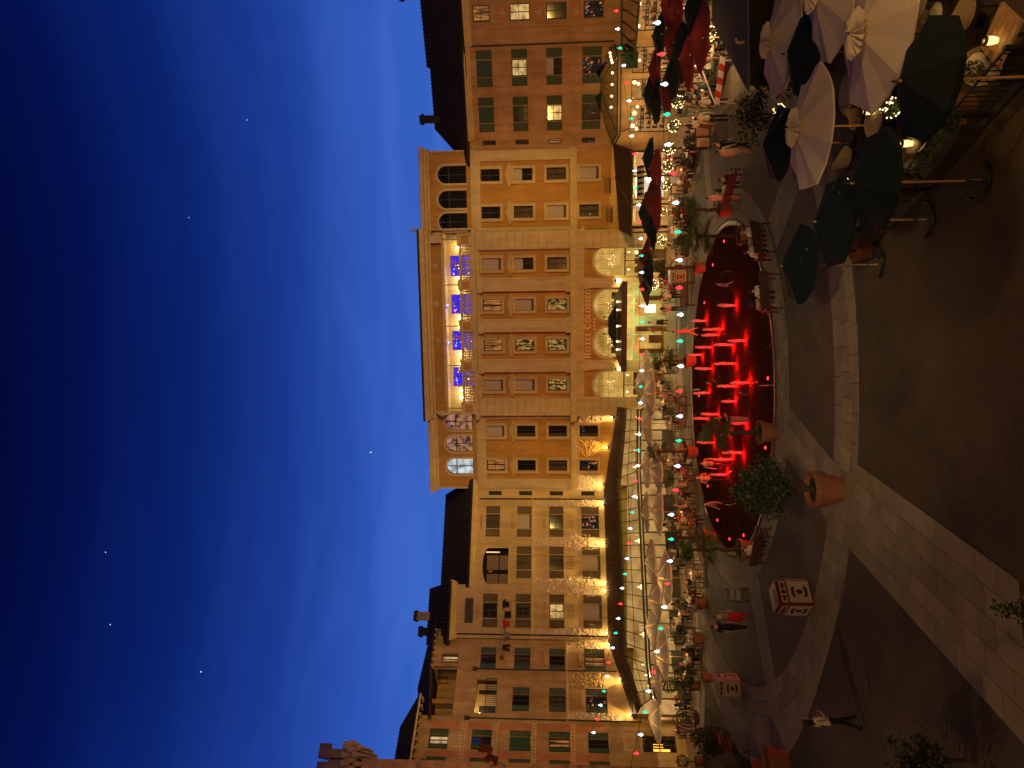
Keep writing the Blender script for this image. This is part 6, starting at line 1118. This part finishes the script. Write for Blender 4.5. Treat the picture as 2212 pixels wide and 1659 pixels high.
POSE = {p: body_mesh('person_'+p, p) for p in ('stand', 'walk', 'sit', 'talk', 'carry')}
SKIRT = M().lathe([(.15, 0), (.17, -.15), (.24, -.5), (.27, -.55), (.02, -.2)], 14); HAIRL = M().lathe([(.03, .12), (.10, .08), (.115, 0), (.11, -.12), (.08, -.26), (.03, -.3)], 10, sy=.75)
FACE = M().ball((.032, -.1, .01), .011, 6).ball((-.032, -.1, .01), .011, 6); NOSE = M().lathe([(.005, .02), (.014, -.03), (.004, -.035)], 6)
FACEM = FACE.mesh('eyes', HR[0]); NOSEM = {k.name: NOSE.mesh('nose', k) for k in SK}; MOUTHM = M().box(-.025, .025, -.005, .005, -.004, .004).mesh('mouth', CLO['pink'])
def person(pose, x, y, rz, top, bot, lab, grp=None, s=1.0, z=.015, skirt=None, long_hair=False, hair=0, skin=0, detail=True):
    o = ob('person', POSE[pose], None, (x, y, z), rz, scale=s); tag(o, lab, 'person', grp)
    for i, k in enumerate((SK[skin], CLO[top], CLO[bot], HR[hair], SHO)): o.material_slots[i].link = 'OBJECT'; o.material_slots[i].material = k
    hz = 1.625-(.45 if pose == 'sit' else 0)
    if long_hair: ob('hair', cached(('hl', hair), lambda: HAIRL.mesh('hair', HR[hair], True)), o, (0, .035, hz))
    if skirt: ob('skirt', cached(('sk', skirt), lambda: SKIRT.mesh('skirt', CLO[skirt], True)), o, (0, 0, 1.02))
    if detail: ob('eyes', FACEM, o, (0, -.01, hz)); ob('nose', NOSEM[SK[skin].name], o, (0, -.115, hz-.01)); ob('mouth', MOUTHM, o, (0, -.10, hz-.055))
    return o
pp = person
pp('carry', -10.1, 20.95, R(140), 'cream', 'black', 'person in a pale top and dark trousers walking across the near left cobbles', hair=0, long_hair=True)
pp('stand', -11.0, 32.8, R(190), 'grey', 'red', 'woman in a long bright red skirt walking beside a man in black'.replace('woman', 'person'), skirt='red', hair=1); pp('walk', -11.55, 33.0, R(180), 'black', 'black', 'person dressed all in black walking beside the red skirt', s=1.04)
pp('stand', 4.85, 55.3, R(170), 'white', 'black', 'person with a bag and long dark skirt before the hotel doors', skirt='black', hair=1); pp('stand', 4.3, 55.3, R(185), 'brown', 'brown', 'person in brown standing left of the dark skirt at the hotel doors', long_hair=True, hair=2)
pp('walk', 3.24, 43.8, R(90), 'pink', 'pink', 'red-lit person walking along the far fountain kerb'); pp('talk', -1.69, 32.4, R(60), 'black', 'grey', 'person in dark shorts standing in the near left of the fountain', skin=1); pp('stand', -4.17, 36.0, R(200), 'grey', 'black', 'person in grey wading between the left fountain jets'); pp('talk', -5.04, 36.8, R(20), 'pink', 'black', 'person crouched towards the leftmost glowing jet'); pp('walk', -6.2, 35.7, R(-60), 'pink', 'black', 'blurred reddish person at the left of the fountain jets', s=.9)
pp('walk', 4.66, 33.3, R(75), 'grey', 'black', 'child in a grey shirt walking in the fountain near the crowded bench'.replace('child', 'small person'), s=.82)
pp('talk', 9.0, 33.9, R(100), 'white', 'pink', 'person with a white top and pink trousers strolling by the palm'); pp('walk', 10.53, 31.8, R(120), 'cream', 'cream', 'person in cream trousers walking beside a dark figure on the right plaza'); pp('walk', 10.95, 32.2, R(120), 'black', 'black', 'dark figure carrying a bag next to the cream trousers', hair=1)
pp('stand', 13.84, 40.9, R(175), 'black', 'navy', 'person in dark clothes standing alone before the fairy-light balls'); pp('stand', 15.84, 37.3, R(150), 'teal', 'teal', 'person in teal standing at the striped barrier'); pp('talk', 14.55, 36.1, R(130), 'white', 'black', 'person in a white shirt and black trousers beside the barrier'); pp('stand', 13.71, 36.1, R(170), 'cream', 'black', 'broad person in a pale shirt and black trousers seen from behind', s=1.06); pp('walk', 14.31, 38.6, R(100), 'white', 'brown', 'person in white with a brown skirt by the menu board', skirt='brown', long_hair=True)
pp('stand', 7.98, 44.6, R(60), 'pink', 'grey', 'person in a pink top next to the potted palm behind the far kerb'); pp('talk', 6.1, 48.6, R(160), 'white', 'black', 'person in a white shirt standing behind the entrance bench'); pp('stand', 5.2, 48.6, R(200), 'pink', 'black', 'person in pink standing behind the entrance bench', long_hair=True)
def seat_on(bx_, by, brz, off, top, bot, lab, **k): c, s = math.cos(brz), math.sin(brz); return pp('sit', bx_+off*c+.04*s, by+off*s-.04*c, brz, top, bot, lab, z=-.02, **k)
seat_on(9.5, 33.6, R(130), .3, 'white', 'black', 'person in white seated on the right bench with a partner', long_hair=True); seat_on(9.5, 33.6, R(130), -.3, 'black', 'cream', 'person in black seated on the right bench with a partner')
for k, (o_, t_, l_) in enumerate(((.5, 'white', 'leftmost person in white on the crowded kerb bench'), (.0, 'grey', 'middle person in grey on the crowded kerb bench'), (-.5, 'white', 'person in white nearest the green umbrella on the crowded kerb bench'))): seat_on(5.9, 29.3, R(205), o_, t_, 'black', l_, hair=k % 3, long_hair=k == 1)
seat_on(3.6, 28.3, R(192), .45, 'pink', 'cream', 'person in a pale lace top leaning on the second kerb bench', long_hair=True); seat_on(3.6, 28.3, R(192), -.1, 'white', 'black', 'person in white trousers seated on the second kerb bench'); seat_on(-6.9, 29.6, R(150), .3, 'white', 'black', 'person in white seated on the bench under the leafy tree'); seat_on(-8.9, 42.6, R(25), .3, 'brown', 'navy', 'person seated on the slatted far left bench', long_hair=True)
for i, (x, y, r, terr) in enumerate(SEATS):
    tp2 = random.choice(('white', 'black', 'cream', 'grey', 'navy', 'pink', 'white', 'brown', 'red')); pp('sit', x, y, r, tp2, random.choice(('black', 'navy', 'grey', 'khaki')), 'diner seated at a bistro table under the %s umbrellas' % ('cream' if terr == 'L' else 'red and green'), 'diners of the %s terrace' % ('left' if terr == 'L' else 'right'), z=-.02, hair=i % 3, skin=i % 2, long_hair=i % 3 == 0, detail=False)

# ------------------------------------------------------------------ strings of coloured bulbs across the plaza
BM = {'w': bulbc, 'r': bulbr, 'g': bulbg}
def string_(pts, r, lab):
    t = empty('bulb_string', (0, 0, 0), 0, lab, 'string lights', 'coloured bulb strings'); me = {k: M().lathe([(.02, .12), (.03, .06), (r, -.02), (r*.8, -.07), (.02, -.11)], 8).mesh('bulb', m_, True) for k, m_ in BM.items()}
    for k, x, y, z in pts: ob('bulb', me[k], t, (x, y, z))
    P = [Vector((x, y, z+.12)) for k, x, y, z in pts]; P = [P[0]*2-P[1]]+P+[P[-1]*2-P[-2]]; ob('wire', M().tube(P, .012, 4).mesh('wire', black), t)
string_([('r', 18.33, 34.0, 5.96), ('w', 17.48, 34.09, 5.89), ('g', 16.58, 34.18, 5.78), ('w', 15.75, 34.27, 5.58), ('r', 14.91, 34.36, 5.44), ('w', 14.06, 34.44, 5.31), ('g', 13.21, 34.53, 5.2), ('w', 12.37, 34.62, 5.18), ('r', 11.51, 34.71, 5.03), ('w', 10.68, 34.8, 5.01), ('g', 9.83, 34.89, 4.97), ('w', 9.01, 34.98, 4.8), ('r', 8.19, 35.07, 4.76), ('w', 7.34, 35.16, 4.69), ('g', 6.49, 35.24, 4.65), ('w', 5.65, 35.33, 4.63), ('r', 4.81, 35.42, 4.61), ('w', 3.97, 35.51, 4.61), ('g', 3.14, 35.6, 4.58), ('w', 2.29, 35.69, 4.58), ('r', 1.47, 35.78, 4.57), ('w', 0.65, 35.87, 4.59), ('g', -0.18, 35.96, 4.64), ('w', -1.02, 36.04, 4.65), ('r', -1.86, 36.13, 4.68), ('w', -2.68, 36.22, 4.71), ('g', -3.51, 36.31, 4.75), ('w', -4.33, 36.4, 4.76), ('r', -5.16, 36.49, 4.86), ('w', -5.99, 36.58, 4.94), ('g', -6.84, 36.67, 5.02), ('w', -7.71, 36.76, 5.14), ('r', -8.52, 36.84, 5.19), ('w', -9.36, 36.93, 5.3), ('g', -10.21, 37.02, 5.4), ('w', -11.0, 37.11, 5.55), ('r', -11.87, 37.2, 5.64), ('w', -12.69, 37.29, 5.75), ('g', -13.51, 37.38, 5.89), ('w', -14.35, 37.47, 6.05), ('r', -15.19, 37.56, 6.26), ('w', -15.98, 37.64, 6.35), ('g', -16.83, 37.73, 6.52), ('w', -17.64, 37.82, 6.7), ('r', -18.46, 37.91, 6.89), ('w', -19.24, 38.0, 7.08)], .075, 'upper far string of red, green and white bulbs in front of the facades')
string_([('w', 10.91, 21.0, 5.9), ('r', 10.1, 21.31, 5.74), ('w', 9.31, 21.62, 5.59), ('g', 8.49, 21.93, 5.47), ('w', 7.64, 22.24, 5.39), ('r', 6.8, 22.55, 5.19), ('w', 5.93, 22.86, 5.05), ('g', 5.04, 23.17, 4.94), ('w', 4.15, 23.48, 4.84), ('r', 3.26, 23.79, 4.79), ('w', 2.37, 24.1, 4.7), ('g', 1.47, 24.41, 4.67), ('w', 0.6, 24.72, 4.59), ('r', -0.29, 25.03, 4.58), ('w', -1.21, 25.34, 4.52), ('g', -2.13, 25.66, 4.51), ('w', -3.1, 25.97, 4.51), ('r', -4.05, 26.28, 4.53), ('w', -5.04, 26.59, 4.65), ('g', -6.05, 26.9, 4.61), ('w', -6.98, 27.21, 4.61), ('r', -7.95, 27.52, 4.67), ('w', -8.98, 27.83, 4.74), ('g', -9.95, 28.14, 4.85), ('w', -11.01, 28.45, 4.96), ('r', -11.98, 28.76, 5.06), ('w', -12.92, 29.07, 5.23), ('g', -13.95, 29.38, 5.34), ('w', -15.07, 29.69, 5.49), ('r', -16.04, 30.0, 5.64)], .07, 'lower nearer string of larger red, green and white bulbs over the plaza')

# ------------------------------------------------------------------ washing between the houses, stars
cl = empty('clothes_line', W(ha, 0, 0), ha.rotation_euler.z, 'thin clothes line between the beige and ochre houses', 'clothes line'); ob('line', M().tube([(-9.0, -.9, 13.5), (-11.5, -.9, 13.38), (-14.6, -.9, 13.9)], .012, 4).mesh('line', black), cl)
def garment(kind, mt):
    if kind == 'shirt': p = [(-.2, 0), (.2, 0), (.2, .4), (.34, .32), (.4, .48), (.18, .6), (.08, .6), (-.08, .6), (-.18, .6), (-.4, .48), (-.34, .32), (-.2, .4)]
    elif kind == 'trousers': p = [(-.28, 0), (-.12, 0), (0, .45), (.12, 0), (.28, 0), (.2, .68), (-.2, .68)]
    else: p = [(-.26, 0), (.26, .02), (.25, .6), (-.25, .6)]
    return M().prism(p, -.012, .012).mesh(kind, mt)
for x, z, k, c_, lab in ((-9.91, 13.24, 'shirt', 'black', 'black shirt hanging nearest the shuttered window'), (-10.7, 13.06, 'towel', 'black', 'dark square towel hanging on the line'), (-11.36, 13.17, 'shirt', 'red', 'bright red shirt hanging on the line'), (-12.25, 13.11, 'shirt', 'grey', 'pale grey shirt hanging in front of the drainpipe'), (-13.17, 13.09, 'trousers', 'black', 'black trousers hanging on the line'), (-13.9, 13.56, 'towel', 'brown', 'small dark red cloth at the end of the line')):
    o = tag(ob('hanging_'+('cloth' if k == 'towel' else k), garment(k, CLO[c_]), None, W(ha, x, -.9, z-.32), ha.rotation_euler.z, ry=random.uniform(-.12, .12), scale=.6 if x < -13.5 else .9), lab, 'laundry', 'washing on the line')
stm = emit('star_light', (.8, .9, 1), 1.0); sme = M().ball((0, 0, 0), 1.5, 6).mesh('star', stm)
for d, s, lab in (((.3402, .8542, .3931), .8, 'faint star high on the right side of the sky'), ((.2170, .8548, .4714), .7, 'faint star above the right half of the hotel'), ((-.0959, .9598, .2640), 1.5, 'brightest star just above the hotel roof'), ((-.2036, .8075, .5536), .9, 'star high in the sky right of its close neighbour'), ((-.2868, .7926, .5381), .9, 'star high in the sky left of its close neighbour'), ((-.3547, .8238, .4423), 1.2, 'bright star above the left row of houses')):
    o = tag(ob('star', sme, None, Vector(d)*2000+Vector((0, 0, 9)), scale=s), lab, 'star', 'stars')
